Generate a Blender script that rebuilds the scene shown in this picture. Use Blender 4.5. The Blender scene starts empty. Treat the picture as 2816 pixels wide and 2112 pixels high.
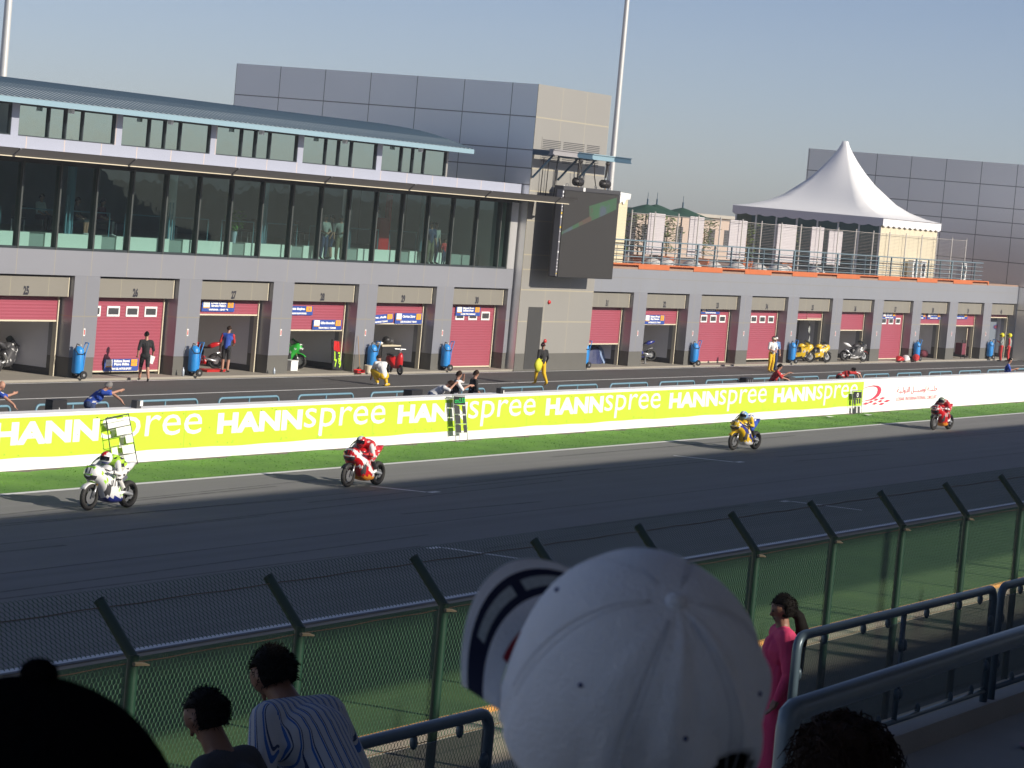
import bpy, bmesh, math, random
import numpy as np
from mathutils import Vector, Matrix
random.seed(4)
SC = bpy.context.scene
COL = SC.collection
PI = math.pi
rad = math.radians
# ---------------------------------------------------------------- camera (calibrated from the photograph)
CAM_Z = 7.7
F_PX, YAW, PITCH, ROLL = 8107.71, 0.48859065, 0.06385490, -0.08913110
W0, H0 = 2816.0, 2112.0
def cam_axes():
    cy, sy, cp, sp = math.cos(YAW), math.sin(YAW), math.cos(PITCH), math.sin(PITCH)
    fwd = Vector((cy*cp, sy*cp, -sp)); right = Vector((sy, -cy, 0)); down = fwd.cross(right)
    c, s = math.cos(ROLL), math.sin(ROLL)
    return c*right + s*down, -s*right + c*down, fwd
RIGHT, DOWN, FWD = cam_axes()
cam_data = bpy.data.cameras.new('camera'); cam = bpy.data.objects.new('camera', cam_data); COL.objects.link(cam)
cam_data.sensor_width = 36.0; cam_data.lens = 36.0*F_PX/W0; cam_data.clip_start = 0.05; cam_data.clip_end = 20000
cam.matrix_world = Matrix(((RIGHT.x, -DOWN.x, -FWD.x, 0), (RIGHT.y, -DOWN.y, -FWD.y, 0), (RIGHT.z, -DOWN.z, -FWD.z, CAM_Z), (0, 0, 0, 1)))
cam_data.dof.use_dof = True; cam_data.dof.focus_distance = 62.0; cam_data.dof.aperture_fstop = 26
SC.camera = cam
SC.render.resolution_x, SC.render.resolution_y = 1024, 768
# ---------------------------------------------------------------- sky, sun, exposure
SUN_EL, SUN_AZ = rad(25.0), rad(3.5)          # the sun stands behind the grandstand (-Y), a little to the right (+X)
to_sun = Vector((math.sin(SUN_AZ)*math.cos(SUN_EL), -math.cos(SUN_AZ)*math.cos(SUN_EL), math.sin(SUN_EL)))
world = bpy.data.worlds.new('World'); SC.world = world; world.use_nodes = True
nt = world.node_tree; bg = nt.nodes['Background']
sky = nt.nodes.new('ShaderNodeTexSky'); sky.sky_type = 'NISHITA'; sky.sun_disc = False
sky.sun_elevation = SUN_EL; sky.sun_rotation = math.atan2(to_sun.x, to_sun.y)
sky.air_density = 0.6; sky.dust_density = 0.5; sky.ozone_density = 1.0; sky.altitude = 20
tint = nt.nodes.new('ShaderNodeMix'); tint.data_type = 'RGBA'; tint.blend_type = 'MULTIPLY'; tint.inputs[0].default_value = 1.0
tint.inputs[7].default_value = (0.975, 0.945, 1.05, 1); nt.links.new(sky.outputs[0], tint.inputs[6])
nt.links.new(tint.outputs[2], bg.inputs[0]); bg.inputs[1].default_value = 0.077
sun_data = bpy.data.lights.new('sun', 'SUN'); sun_data.energy = 4.8; sun_data.angle = rad(0.5); sun_data.color = (1.0, 0.92, 0.80)
sun = bpy.data.objects.new('sun', sun_data); COL.objects.link(sun)
sun.rotation_euler = to_sun.to_track_quat('Z', 'Y').to_euler(); sun.location = (0, -60, 60)
SC.view_settings.view_transform = 'Standard'; SC.view_settings.look = 'None'
SC.view_settings.exposure = 0.32; SC.view_settings.gamma = 1.0; SC.view_settings.use_curve_mapping = False
# ---------------------------------------------------------------- turning measured photo pixels into points on known planes
DL = 0.0133625                                # the track runs 0.77 degrees off the pit building's front
C0 = Vector((0, 0, CAM_Z))
def ray(x, y): return RIGHT*((x-W0/2)/F_PX) + DOWN*((y-H0/2)/F_PX) + FWD
def gp(x, y, z=0.0): d = ray(x, y); return C0 + d*((z-CAM_Z)/d.z)
def yp(x, y, Y): d = ray(x, y); return C0 + d*(Y/d.y)
def tp(x, y, Y0): d = ray(x, y); return C0 + d*(Y0/(d.y-DL*d.x))
def zm(x0, y0, w): return lambda x, y: (x0+x*w/2212.0, y0+y*w/2212.0)
# ---------------------------------------------------------------- materials
def mat(name, col, rough=0.6, metal=0.0, var=0.0, scale=8.0, bump=0.0, bscale=40.0, spec=None, coat=0.0):
    m = bpy.data.materials.new(name); m.use_nodes = True
    n = m.node_tree; b = n.nodes['Principled BSDF']
    c = (col[0], col[1], col[2], 1)
    b.inputs['Base Color'].default_value = c; b.inputs['Roughness'].default_value = rough; b.inputs['Metallic'].default_value = metal
    if spec is not None: b.inputs['Specular IOR Level'].default_value = spec
    if coat: b.inputs['Coat Weight'].default_value = coat
    if var or bump:
        tc = n.nodes.new('ShaderNodeTexCoord')
    if var:
        t = n.nodes.new('ShaderNodeTexNoise'); t.inputs['Scale'].default_value = scale; t.inputs['Detail'].default_value = 6
        n.links.new(tc.outputs['Object'], t.inputs['Vector'])
        mx = n.nodes.new('ShaderNodeMix'); mx.data_type = 'RGBA'
        mx.inputs[6].default_value = tuple(v*(1-var) for v in col)+(1,); mx.inputs[7].default_value = tuple(min(1, v*(1+var)) for v in col)+(1,)
        n.links.new(t.outputs['Fac'], mx.inputs[0]); n.links.new(mx.outputs[2], b.inputs['Base Color'])
    if bump:
        t2 = n.nodes.new('ShaderNodeTexNoise'); t2.inputs['Scale'].default_value = bscale; t2.inputs['Detail'].default_value = 4
        n.links.new(tc.outputs['Object'], t2.inputs['Vector'])
        bp = n.nodes.new('ShaderNodeBump'); bp.inputs['Strength'].default_value = bump; bp.inputs['Distance'].default_value = 0.02
        n.links.new(t2.outputs['Fac'], bp.inputs['Height']); n.links.new(bp.outputs[0], b.inputs['Normal'])
    return m
def add_lines(m, axis, period, offset, width, col, zs=(), zw=None):
    """panel joints: lines where position[axis] repeats and at the given heights"""
    n = m.node_tree; b = n.nodes['Principled BSDF']; L = n.links
    geo = n.nodes.new('ShaderNodeNewGeometry'); sx = n.nodes.new('ShaderNodeSeparateXYZ'); L.new(geo.outputs['Position'], sx.inputs[0])
    def mth(op, a, bb):
        k = n.nodes.new('ShaderNodeMath'); k.operation = op
        for i, v in enumerate((a, bb)):
            if v is None: continue
            if isinstance(v, (int, float)): k.inputs[i].default_value = v
            else: L.new(v, k.inputs[i])
        return k.outputs[0]
    tot = None
    if period:
        w = mth('SUBTRACT', sx.outputs[axis], offset - width/2)
        w = mth('FLOORED_MODULO', w, period); tot = mth('LESS_THAN', w, width)
    for z in zs:
        d = mth('ABSOLUTE', mth('SUBTRACT', sx.outputs[2], z), None); q = mth('LESS_THAN', d, (zw or width)/2)
        tot = q if tot is None else mth('MAXIMUM', tot, q)
    mx = n.nodes.new('ShaderNodeMix'); mx.data_type = 'RGBA'; L.new(tot, mx.inputs[0])
    src = b.inputs['Base Color']
    if src.is_linked:
        L.new(src.links[0].from_socket, mx.inputs[6])
    else: mx.inputs[6].default_value = src.default_value
    mx.inputs[7].default_value = col+(1,); L.new(mx.outputs[2], src)
    return m
def glass_mat(name, tint, refl, rough=0.02, base=(0.6, 0.75, 0.72)):
    m = bpy.data.materials.new(name); m.use_nodes = True; n = m.node_tree; L = n.links
    n.nodes.remove(n.nodes['Principled BSDF']); out = n.nodes['Material Output']
    tr = n.nodes.new('ShaderNodeBsdfTransparent'); tr.inputs[0].default_value = tint+(1,)
    gl = n.nodes.new('ShaderNodeBsdfGlossy'); gl.inputs[0].default_value = base+(1,); gl.inputs['Roughness'].default_value = rough
    tc = n.nodes.new('ShaderNodeTexCoord'); ns = n.nodes.new('ShaderNodeTexNoise'); ns.inputs['Scale'].default_value = 1.3
    bp = n.nodes.new('ShaderNodeBump'); bp.inputs['Strength'].default_value = 0.05; bp.inputs['Distance'].default_value = 0.05
    L.new(tc.outputs['Object'], ns.inputs[0]); L.new(ns.outputs['Fac'], bp.inputs['Height']); L.new(bp.outputs[0], gl.inputs['Normal'])
    lw = n.nodes.new('ShaderNodeFresnel'); lw.inputs[0].default_value = refl
    mx = n.nodes.new('ShaderNodeMixShader'); L.new(lw.outputs[0], mx.inputs[0]); L.new(tr.outputs[0], mx.inputs[1]); L.new(gl.outputs[0], mx.inputs[2])
    L.new(mx.outputs[0], out.inputs[0]); return m
def emit_mat(name, col, s):
    m = mat(name, (0.01, 0.01, 0.01), 0.5); b = m.node_tree.nodes['Principled BSDF']
    b.inputs['Emission Color'].default_value = col+(1,); b.inputs['Emission Strength'].default_value = s; return m
# ---------------------------------------------------------------- mesh builder and tagging
class MB:
    def __init__(s): s.v = []; s.f = []; s.m = []
    def add(s, vs, fs, m=0):
        o = len(s.v); s.v += [tuple(v) for v in vs]; s.f += [tuple(i+o for i in f) for f in fs]; s.m += [m]*len(fs); return s
    def box(s, x0, x1, y0, y1, z0, z1, m=0, M=None):
        vs = [(x0,y0,z0),(x1,y0,z0),(x1,y1,z0),(x0,y1,z0),(x0,y0,z1),(x1,y0,z1),(x1,y1,z1),(x0,y1,z1)]
        if M is not None: vs = [tuple(M @ Vector(v)) for v in vs]
        return s.add(vs, [(0,3,2,1),(4,5,6,7),(0,1,5,4),(1,2,6,5),(2,3,7,6),(3,0,4,7)], m)
    def cyl(s, p0, p1, r0, r1=None, n=8, m=0, caps=True):
        p0, p1 = Vector(p0), Vector(p1); r1 = r0 if r1 is None else r1
        d = (p1-p0); d = d.normalized() if d.length > 1e-9 else Vector((0,0,1))
        a = d.orthogonal().normalized(); b = d.cross(a)
        vs = []
        for p, r in ((p0, r0), (p1, r1)):
            for i in range(n):
                t = 2*PI*i/n; vs.append(p + (a*math.cos(t)+b*math.sin(t))*r)
        fs = [(i, (i+1) % n, n+(i+1) % n, n+i) for i in range(n)]
        if caps: fs += [tuple(range(n-1, -1, -1)), tuple(range(n, 2*n))]
        return s.add(vs, fs, m)
    def tube(s, pts, r, n=6, m=0, closed=False):
        pts = [Vector(p) for p in pts]; N = len(pts); vs = []; prev = None
        rs = r if isinstance(r, (list, tuple)) else [r]*N
        for i, p in enumerate(pts):
            if closed: d = pts[(i+1) % N]-pts[i-1]
            else: d = pts[min(i+1, N-1)]-pts[max(i-1, 0)]
            d.normalize()
            if prev is None: a = d.orthogonal().normalized()
            else:
                a = prev - d*prev.dot(d); a = a.normalized() if a.length > 1e-6 else d.orthogonal().normalized()
            prev = a; b = d.cross(a)
            for k in range(n):
                t = 2*PI*k/n; vs.append(p+(a*math.cos(t)+b*math.sin(t))*rs[i])
        fs = []
        for i in range(N if closed else N-1):
            j = (i+1) % N
            fs += [(i*n+k, i*n+(k+1) % n, j*n+(k+1) % n, j*n+k) for k in range(n)]
        if not closed: fs += [tuple(range(n-1, -1, -1)), tuple(range((N-1)*n, N*n))]
        return s.add(vs, fs, m)
    def ell(s, c, r, nu=12, nv=8, m=0, M=None, v0=0.0, v1=1.0):
        c = Vector(c); r = (r, r, r) if isinstance(r, (int, float)) else r
        vs = []; rows = nv+1
        for j in range(rows):
            ph = PI*(v0+(v1-v0)*j/nv)
            for i in range(nu):
                t = 2*PI*i/nu; q = Vector((r[0]*math.sin(ph)*math.cos(t), r[1]*math.sin(ph)*math.sin(t), r[2]*math.cos(ph)))
                if M is not None: q = M @ q
                vs.append(c+q)
        fs = []
        for j in range(nv):
            for i in range(nu):
                fs.append((j*nu+i, (j+1)*nu+i, (j+1)*nu+(i+1) % nu, j*nu+(i+1) % nu))
        return s.add(vs, fs, m)
    def loft(s, rings, m=0, caps=True, ms=None):
        n = len(rings[0]); vs = [p for r in rings for p in r]; o = len(s.v)
        s.v += [tuple(v) for v in vs]
        for i in range(len(rings)-1):
            for k in range(n):
                s.f.append((o+i*n+k, o+i*n+(k+1) % n, o+(i+1)*n+(k+1) % n, o+(i+1)*n+k)); s.m.append(ms(i, k) if ms else m)
        if caps:
            s.f.append(tuple(o+k for k in range(n-1, -1, -1))); s.m.append(m if not ms else ms(0, 0))
            e = o+(len(rings)-1)*n; s.f.append(tuple(e+k for k in range(n))); s.m.append(m if not ms else ms(len(rings)-2, 0))
        return s
    def prism(s, poly, y0, y1, m=0, M=None):
        """poly in (x,z), extruded along y"""
        n = len(poly); vs = [(p[0], y0, p[1]) for p in poly]+[(p[0], y1, p[1]) for p in poly]
        if M is not None: vs = [tuple(M @ Vector(v)) for v in vs]
        return s.add(vs, [tuple(range(n)), tuple(range(2*n-1, n-1, -1))]+[(i, n+i, n+(i+1) % n, (i+1) % n) for i in range(n)], m)
    def text(s, txt, M, size=1.0, m=0, align='CENTER', bold=0.0, shear=0.0, depth=0.004, sx=1.0, width=None, space=1.0, bbox=None):
        """lettering lying in the plane spanned by M's x and y axes, standing `depth` proud along +z"""
        cu = bpy.data.curves.new('txt', 'FONT'); cu.body = txt; cu.size = size; cu.align_x = align; cu.align_y = 'CENTER'
        cu.offset = bold; cu.shear = shear; cu.resolution_u = 3; cu.fill_mode = 'FRONT'; cu.space_character = space
        ob = bpy.data.objects.new('txt', cu); me = bpy.data.meshes.new_from_object(ob)
        if len(me.vertices):
            k = sx
            if width:
                xs = [v.co.x for v in me.vertices]; k = width/(max(xs)-min(xs))
            vs = [M @ Vector((v.co.x*k, v.co.y, depth)) for v in me.vertices]
            if bbox:
                xs = [v.co.x for v in me.vertices]; ys = [v.co.y for v in me.vertices]
                fx = lambda q: bbox[0]+(q-min(xs))/(max(xs)-min(xs))*(bbox[1]-bbox[0]); fy = lambda q: bbox[2]+(q-min(ys))/(max(ys)-min(ys))*(bbox[3]-bbox[2])
                vs = [M @ Vector((fx(v.co.x), fy(v.co.y), depth)) for v in me.vertices]
            s.add(vs, [tuple(p.vertices) for p in me.polygons], m)
        bpy.data.objects.remove(ob); bpy.data.curves.remove(cu); bpy.data.meshes.remove(me)
        return s
    def build(s, name, mats, parent=None, smooth=False, loc=None, angle=None):
        me = bpy.data.meshes.new(name); me.from_pydata(s.v, [], s.f)
        for q in (mats if isinstance(mats, (list, tuple)) else [mats]): me.materials.append(q)
        me.polygons.foreach_set('material_index', np.array(s.m, dtype=np.int32))
        if smooth: me.polygons.foreach_set('use_smooth', np.ones(len(s.f), dtype=bool))
        me.update(); bm = bmesh.new(); bm.from_mesh(me); bmesh.ops.remove_doubles(bm, verts=bm.verts, dist=1e-5) if smooth else None
        bmesh.ops.recalc_face_normals(bm, faces=bm.faces) if smooth else None
        bm.to_mesh(me); bm.free()
        if smooth and angle: me.set_sharp_from_angle(angle=rad(angle))
        o = bpy.data.objects.new(name, me); COL.objects.link(o)
        if loc is not None: o.location = loc
        if parent is not None: o.parent = parent
        return o
def tag(o, label=None, cat=None, group=None, kind=None):
    if label: o['label'] = label
    if cat: o['category'] = cat
    if group: o['group'] = group
    if kind: o['kind'] = kind
    return o
def thing(name, label, cat, loc=(0,0,0), rz=0.0, group=None, rx=0.0, ry=0.0, scale=1.0):
    o = bpy.data.objects.new(name, None); o.empty_display_size = 0.2; COL.objects.link(o)
    o.location = loc; o.rotation_euler = (rx, ry, rz); o.scale = (scale,)*3
    return tag(o, label, cat, group)
def dup(root, loc, rz=None, label=None, group=None, scale=None):
    r = root.copy(); COL.objects.link(r); r.location = loc
    if rz is not None: r.rotation_euler.z = rz
    if scale is not None: r.scale = (scale,)*3
    if label: r['label'] = label
    if group: r['group'] = group
    for ch in list(KIDS(root)):
        c = ch.copy(); COL.objects.link(c); c.parent = r
        for g in list(KIDS(ch)):
            d = g.copy(); COL.objects.link(d); d.parent = c
    return r
def KIDS(o): return [c for c in bpy.data.objects if c.parent == o]
def worldpart(o, root):
    """parent a part whose vertices are in world coordinates"""
    o.parent = root; o.matrix_parent_inverse = Matrix.Translation(-root.location); return o
def front(x, y, z): return Matrix(((1,0,0,x),(0,0,-1,y),(0,1,0,z),(0,0,0,1)))       # text plane facing -Y
def frot(x, y, z, a):                                                                  # same, turned by a about Z
    return Matrix.Translation((x,y,z)) @ Matrix.Rotation(a, 4, 'Z') @ Matrix(((1,0,0,0),(0,0,-1,0),(0,1,0,0),(0,0,0,1)))
# shared materials
M_ = dict(
    white=mat('white_paint', (0.78,0.78,0.76), 0.55, var=0.06, scale=3),
    cream=mat('cream_trim', (0.62,0.56,0.42), 0.5),
    black=mat('black_plastic', (0.02,0.02,0.022), 0.5),
    dark=mat('dark_grey', (0.05,0.05,0.055), 0.55),
    rubber=mat('rubber', (0.018,0.018,0.018), 0.85),
    steel=mat('steel', (0.45,0.46,0.47), 0.35, 0.8),
    alu=mat('aluminium', (0.6,0.61,0.62), 0.4, 0.7),
    teal=mat('teal_paint', (0.17,0.33,0.41), 0.45, var=0.08),
    frame=mat('dark_window_frame', (0.03,0.04,0.045), 0.5),
    skin=mat('skin', (0.42,0.22,0.15), 0.55, var=0.08, scale=20),
    skind=mat('dark_skin', (0.22,0.11,0.07), 0.55, var=0.08, scale=20),
    hairk=mat('black_hair', (0.006,0.005,0.0045), 0.75, bump=0.35, bscale=160, spec=.12),
    hairb=mat('brown_hair', (0.030,0.015,0.009), 0.7, bump=0.35, bscale=160, spec=.15),
    hairg=mat('grey_hair', (0.20,0.19,0.18), 0.7, bump=0.6, bscale=120),
    red=mat('red_paint', (0.55,0.02,0.02), 0.4), redcloth=mat('red_cloth', (0.5,0.03,0.03), 0.8, bump=0.3),
    blue=mat('blue_paint', (0.02,0.24,0.62), 0.4, var=0.05), bluecloth=mat('blue_cloth', (0.02,0.07,0.38), 0.8, bump=0.3),
    yellow=mat('yellow_paint', (0.75,0.50,0.015), 0.4), yelcloth=mat('yellow_cloth', (0.72,0.45,0.01), 0.8, bump=0.4, bscale=15),
    lime=mat('lime_paint', (0.36,0.78,0.03), 0.45), green=mat('green_paint', (0.03,0.45,0.05), 0.4),
    navy=mat('navy', (0.012,0.03,0.17), 0.6), orange=mat('orange', (0.75,0.27,0.02), 0.5),
    whitecloth=mat('white_cloth', (0.72,0.72,0.72), 0.85, bump=0.3), blackcloth=mat('black_cloth', (0.018,0.018,0.02), 0.85, bump=0.3),
    greycloth=mat('grey_cloth', (0.3,0.32,0.3), 0.85, bump=0.3), khaki=mat('khaki_cloth', (0.16,0.15,0.09), 0.9, var=0.5, scale=14),
    denim=mat('denim', (0.03,0.05,0.12), 0.85, bump=0.3), maroon=mat('maroon_cloth', (0.16,0.03,0.05), 0.85),
    conc=mat('concrete', (0.36,0.34,0.30), 0.85, var=0.16, scale=1.5, bump=0.2, bscale=30),
    wood=mat('wood', (0.4,0.25,0.12), 0.7, var=0.15),
    visor=mat('dark_visor', (0.01,0.01,0.012), 0.12),
)
# ================================================================ SETTING: ground, track, pit lane
TR = Matrix.Rotation(math.atan(DL), 4, 'Z')       # track frame: x along the track, y = distance from the camera line
def asph(name, col, sc):
    m = mat(name, col, 0.85, var=0.10, scale=0.35, bump=0.25, bscale=60)
    n = m.node_tree; b = n.nodes['Principled BSDF']; L = n.links
    tc = n.nodes.new('ShaderNodeTexCoord'); mp = n.nodes.new('ShaderNodeMapping'); mp.inputs['Scale'].default_value = (0.02, 1.1, 1)
    L.new(tc.outputs['Object'], mp.inputs[0]); t = n.nodes.new('ShaderNodeTexNoise'); t.inputs['Scale'].default_value = 1.6; t.inputs['Detail'].default_value = 5
    L.new(mp.outputs[0], t.inputs[0]); g = n.nodes.new('ShaderNodeTexNoise'); g.inputs['Scale'].default_value = 55; g.inputs['Detail'].default_value = 3
    L.new(tc.outputs['Object'], g.inputs[0])
    ad = n.nodes.new('ShaderNodeMath'); ad.operation = 'ADD'; L.new(t.outputs['Fac'], ad.inputs[0]); L.new(g.outputs['Fac'], ad.inputs[1])
    cr = n.nodes.new('ShaderNodeMapRange'); cr.inputs[1].default_value = 0.55; cr.inputs[2].default_value = 1.45; cr.inputs[3].default_value = 0.78; cr.inputs[4].default_value = 1.22
    L.new(ad.outputs[0], cr.inputs[0]); src = b.inputs['Base Color'].links[0].from_socket
    hs = n.nodes.new('ShaderNodeHueSaturation'); L.new(src, hs.inputs['Color']); L.new(cr.outputs[0], hs.inputs['Value']); L.new(hs.outputs[0], b.inputs['Base Color'])
    return m
m_track = asph('track_asphalt', (0.195,0.193,0.184), 1)
m_lane = asph('lane_asphalt', (0.076,0.074,0.071), 1)
m_sand = mat('desert_sand', (0.36,0.29,0.20), 0.95, var=0.2, scale=0.2, bump=0.3, bscale=9)
m_path = mat('pale_path', (0.40,0.34,0.25), 0.95, var=0.2, scale=4, bump=0.4, bscale=30)
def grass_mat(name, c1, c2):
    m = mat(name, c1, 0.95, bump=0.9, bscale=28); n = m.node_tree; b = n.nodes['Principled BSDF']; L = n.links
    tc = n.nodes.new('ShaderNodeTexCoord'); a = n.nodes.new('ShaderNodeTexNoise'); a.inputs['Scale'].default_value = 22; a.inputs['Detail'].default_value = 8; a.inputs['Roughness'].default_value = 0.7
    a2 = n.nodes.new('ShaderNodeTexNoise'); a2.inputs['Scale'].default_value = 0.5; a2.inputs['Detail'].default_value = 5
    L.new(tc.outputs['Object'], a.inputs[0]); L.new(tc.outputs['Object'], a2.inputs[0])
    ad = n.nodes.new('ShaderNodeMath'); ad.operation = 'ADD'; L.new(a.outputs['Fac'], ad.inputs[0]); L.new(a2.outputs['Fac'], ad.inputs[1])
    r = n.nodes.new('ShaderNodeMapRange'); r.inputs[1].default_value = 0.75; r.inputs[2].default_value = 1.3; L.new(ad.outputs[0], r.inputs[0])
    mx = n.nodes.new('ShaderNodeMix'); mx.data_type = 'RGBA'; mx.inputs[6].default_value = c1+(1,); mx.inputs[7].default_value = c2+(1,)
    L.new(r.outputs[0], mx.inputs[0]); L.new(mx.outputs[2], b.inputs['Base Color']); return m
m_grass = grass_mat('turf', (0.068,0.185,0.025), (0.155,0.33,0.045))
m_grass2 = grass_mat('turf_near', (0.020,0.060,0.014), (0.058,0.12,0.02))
m_line = mat('line_paint', (0.72,0.72,0.70), 0.7, var=0.12, scale=5)
def strip(name, x0, x1, y0, y1, z, m, n=1, frame=True):
    b = MB(); vs = [(x0,y0,z),(x1,y0,z),(x1,y1,z),(x0,y1,z)]
    if frame: vs = [tuple(TR @ Vector(v)) for v in vs]
    b.add(vs, [(0,1,2,3)]); return b.build(name, m)
tag(strip('ground', -900, 2500, -600, 2600, -0.02, m_sand, frame=False), kind='structure')
tag(strip('track', -200, 420, 26.0, 40.0, -0.004, m_track), kind='structure')
tag(strip('pit_lane', -200, 420, 43.42, 60.9, -0.006, m_lane), kind='structure')
tag(strip('path', -60, 420, 8.45, 19.85, -0.008, m_path), kind='structure')
m_dirt = mat('dirt_edge', (0.13,0.11,0.09), 0.95, var=0.3, scale=6, bump=0.4, bscale=25)
tag(strip('dirt_edge', -200, 420, 42.2, 43.2, -0.009, m_dirt), kind='structure')
# turf verge with an uneven inner edge
b = MB(); N = 900; lo = []; hi = []
for i in range(N+1):
    x = 20 + 180*i/N; w = 42.78 + 0.10*math.sin(x*1.7)+0.06*math.sin(x*4.3+1)+random.uniform(-.05,.05)
    lo.append(TR @ Vector((x, 40.16, 0.0))); hi.append(TR @ Vector((x, w, 0.0)))
b.add(lo+hi, [(i, i+1, N+2+i, N+1+i) for i in range(N)])
tag(b.build('grass_verge', m_grass), kind='structure')
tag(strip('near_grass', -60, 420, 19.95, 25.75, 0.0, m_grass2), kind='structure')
# turf blades: short tufts scattered over the verge so that it has a nap
b = MB()
for i in range(6000):
    x = random.uniform(46, 140); y = random.uniform(40.2, 42.78); h = random.uniform(.01,.03); a = random.uniform(0, PI); w = .012+.00012*x
    p = TR @ Vector((x, y, 0)); dx, dy = math.cos(a)*w, math.sin(a)*w; t = (random.uniform(-.02,.02), random.uniform(-.02,.02))
    b.add([(p.x-dx,p.y-dy,-.002),(p.x+dx,p.y+dy,-.002),(p.x+t[0],p.y+t[1],h)], [(0,1,2)])
tag(b.build('grass_blades', m_grass), 'short green turf blades on the verge below the pit wall', 'grass', kind='stuff')
# painted lines
m_skid = bpy.data.materials.new('skid_rubber'); m_skid.use_nodes = True; n_ = m_skid.node_tree; t_ = n_.nodes.new('ShaderNodeBsdfTransparent'); mx_ = n_.nodes.new('ShaderNodeMixShader'); p_ = n_.nodes['Principled BSDF']; p_.inputs['Base Color'].default_value = (.03,.03,.03,1); p_.inputs['Roughness'].default_value = .8
g_ = n_.nodes.new('ShaderNodeTexCoord'); k_ = n_.nodes.new('ShaderNodeTexNoise'); k_.inputs['Scale'].default_value = 3; q_ = n_.nodes.new('ShaderNodeMath'); q_.operation = 'MULTIPLY'; q_.inputs[1].default_value = .5; n_.links.new(g_.outputs['Object'], k_.inputs[0]); n_.links.new(k_.outputs['Fac'], q_.inputs[0]); n_.links.new(q_.outputs[0], mx_.inputs[0]); n_.links.new(t_.outputs[0], mx_.inputs[1]); n_.links.new(p_.outputs[0], mx_.inputs[2]); n_.links.new(mx_.outputs[0], n_.nodes['Material Output'].inputs[0])
b = MB(); rs_ = random.Random(21)
for i in range(26):
    x_ = rs_.uniform(30,150); y_ = rs_.choice([rs_.uniform(34,38.8), rs_.uniform(27,39.5)]); l_ = rs_.uniform(6,26); s_ = rs_.uniform(-.6,.6); w_ = rs_.uniform(.05,.13); z_ = .0012+.0002*i
    b.add([TR @ Vector(v) for v in ((x_,y_,z_),(x_+l_,y_+s_,z_),(x_+l_,y_+s_+w_,z_),(x_,y_+w_,z_))], [(0,1,2,3)])
tag(b.build('skid_marks', m_skid), kind='structure')
m_seam = mat('tar_seam', (0.035,0.034,0.033), 0.7)
for y_ in (28.9, 32.4, 36.6): tag(strip('track_seam', -200, 420, y_, y_+.035, 0.0, m_seam), kind='structure')
tag(strip('lane_seam', -200, 420, 49.9, 49.94, -0.001, m_seam), kind='structure')
tag(strip('far_edge_line', -200, 420, 39.93, 40.13, 0.001, m_line), kind='structure')
tag(strip('near_edge_line', -200, 420, 26.08, 26.25, 0.001, m_line), kind='structure')
tag(strip('lane_line', -200, 420, 55.42, 55.56, 0.0, m_line), kind='structure')
b = MB()
b.add([(20,60.10,0.0),(200,60.62,0.0),(200,60.75,0.0),(20,60.23,0.0)], [(0,1,2,3)]); tag(b.build('kerb_line', m_line), kind='structure')
m_kedge = mat('edging_paint', (0.62,0.30,0.08), 0.8)
b = MB()
for i in range(120):
    x = -10+i*1.5; b.box(x, x+1.46, 19.86, 19.95, -0.02, 0.07, M=TR)
tag(b.build('grass_edging', m_kedge), kind='structure')
# grid marks on the track: a long bar with a short return
def grid_mark(a, c, d):
    p, q = gp(*a), gp(*c); b = MB()
    u = (q-p).normalized(); n = Vector((-u.y, u.x, 0))*0.09
    b.add([p-n+Vector((0,0,.001)), q-n+Vector((0,0,.001)), q+n+Vector((0,0,.001)), p+n+Vector((0,0,.001))], [(0,1,2,3)])
    r = d*0.5; e = q if d > 0 else p; s = e + TR.to_3x3() @ Vector((r, 0, 0))
    w = Vector((0,.18,0)) if d > 0 else Vector((0,-.18,0))
    b.add([e+Vector((0,0,.003)), s+Vector((0,0,.003)), s-w+Vector((0,0,.003)), e-w+Vector((0,0,.003))], [(0,1,2,3)])
    return b
D_ = 1.27306
gm = MB()
for a, c, d in (((800*D_,1050*D_),(920*D_,1063*D_),1), ((1455*D_,984*D_),(1585*D_,998*D_),1), ((1710*D_,1083*D_),(1862*D_,1102*D_),-1), ((958*D_,1183*D_),(1118*D_,1206*D_),-1)):
    g = grid_mark(a, c, d); gm.add(g.v, g.f)
tag(gm.build('grid_marks', m_line), kind='structure')
# pit apron with its low kerb
b = MB(); b.add([(20,60.42,0.08),(183,60.9,0.08),(183,75,0.08),(20,75,0.08),(20,60.42,-0.05),(183,60.9,-0.05)], [(0,1,2,3),(4,5,1,0)])
tag(b.build('apron', mat('apron_concrete', (0.30,0.275,0.23), 0.8, var=0.15, scale=0.8)), kind='structure')
# ================================================================ PIT BUILDING
PB, X0, X1, YB, ZB = 6.28414, 82.2365, 126.2996, 61.015, 3.602
JT = (0.62,0.55,0.40)
m_blue = add_lines(mat('blue_grey_panel', (0.305,0.312,0.345), 0.42, 0.3, var=0.05, scale=0.6), 0, PB/3, 78.93, 0.035, (0.40,0.37,0.30))
m_blue_r = add_lines(mat('blue_grey_panel_tall', (0.305,0.318,0.35), 0.42, 0.3, var=0.05, scale=0.6), 0, PB/3, 126.9, 0.03, (0.30,0.29,0.27), zs=(4.28,), zw=0.03)
m_pil = add_lines(mat('pillar_panel', (0.325,0.332,0.365), 0.36, 0.4, var=0.05, scale=0.6), 0, PB, X0+0.70, 0.03, (0.40,0.37,0.30), zs=(2.2,), zw=0.035)
m_beige = add_lines(mat('beige_panel', (0.255,0.24,0.205), 0.5, 0.2, var=0.06, scale=0.5), 0, PB/3, 78.93, 0.03, (0.36,0.33,0.24))
m_plinth = mat('plinth_stone', (0.115,0.112,0.100), 0.6, var=0.08, scale=2)
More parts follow.
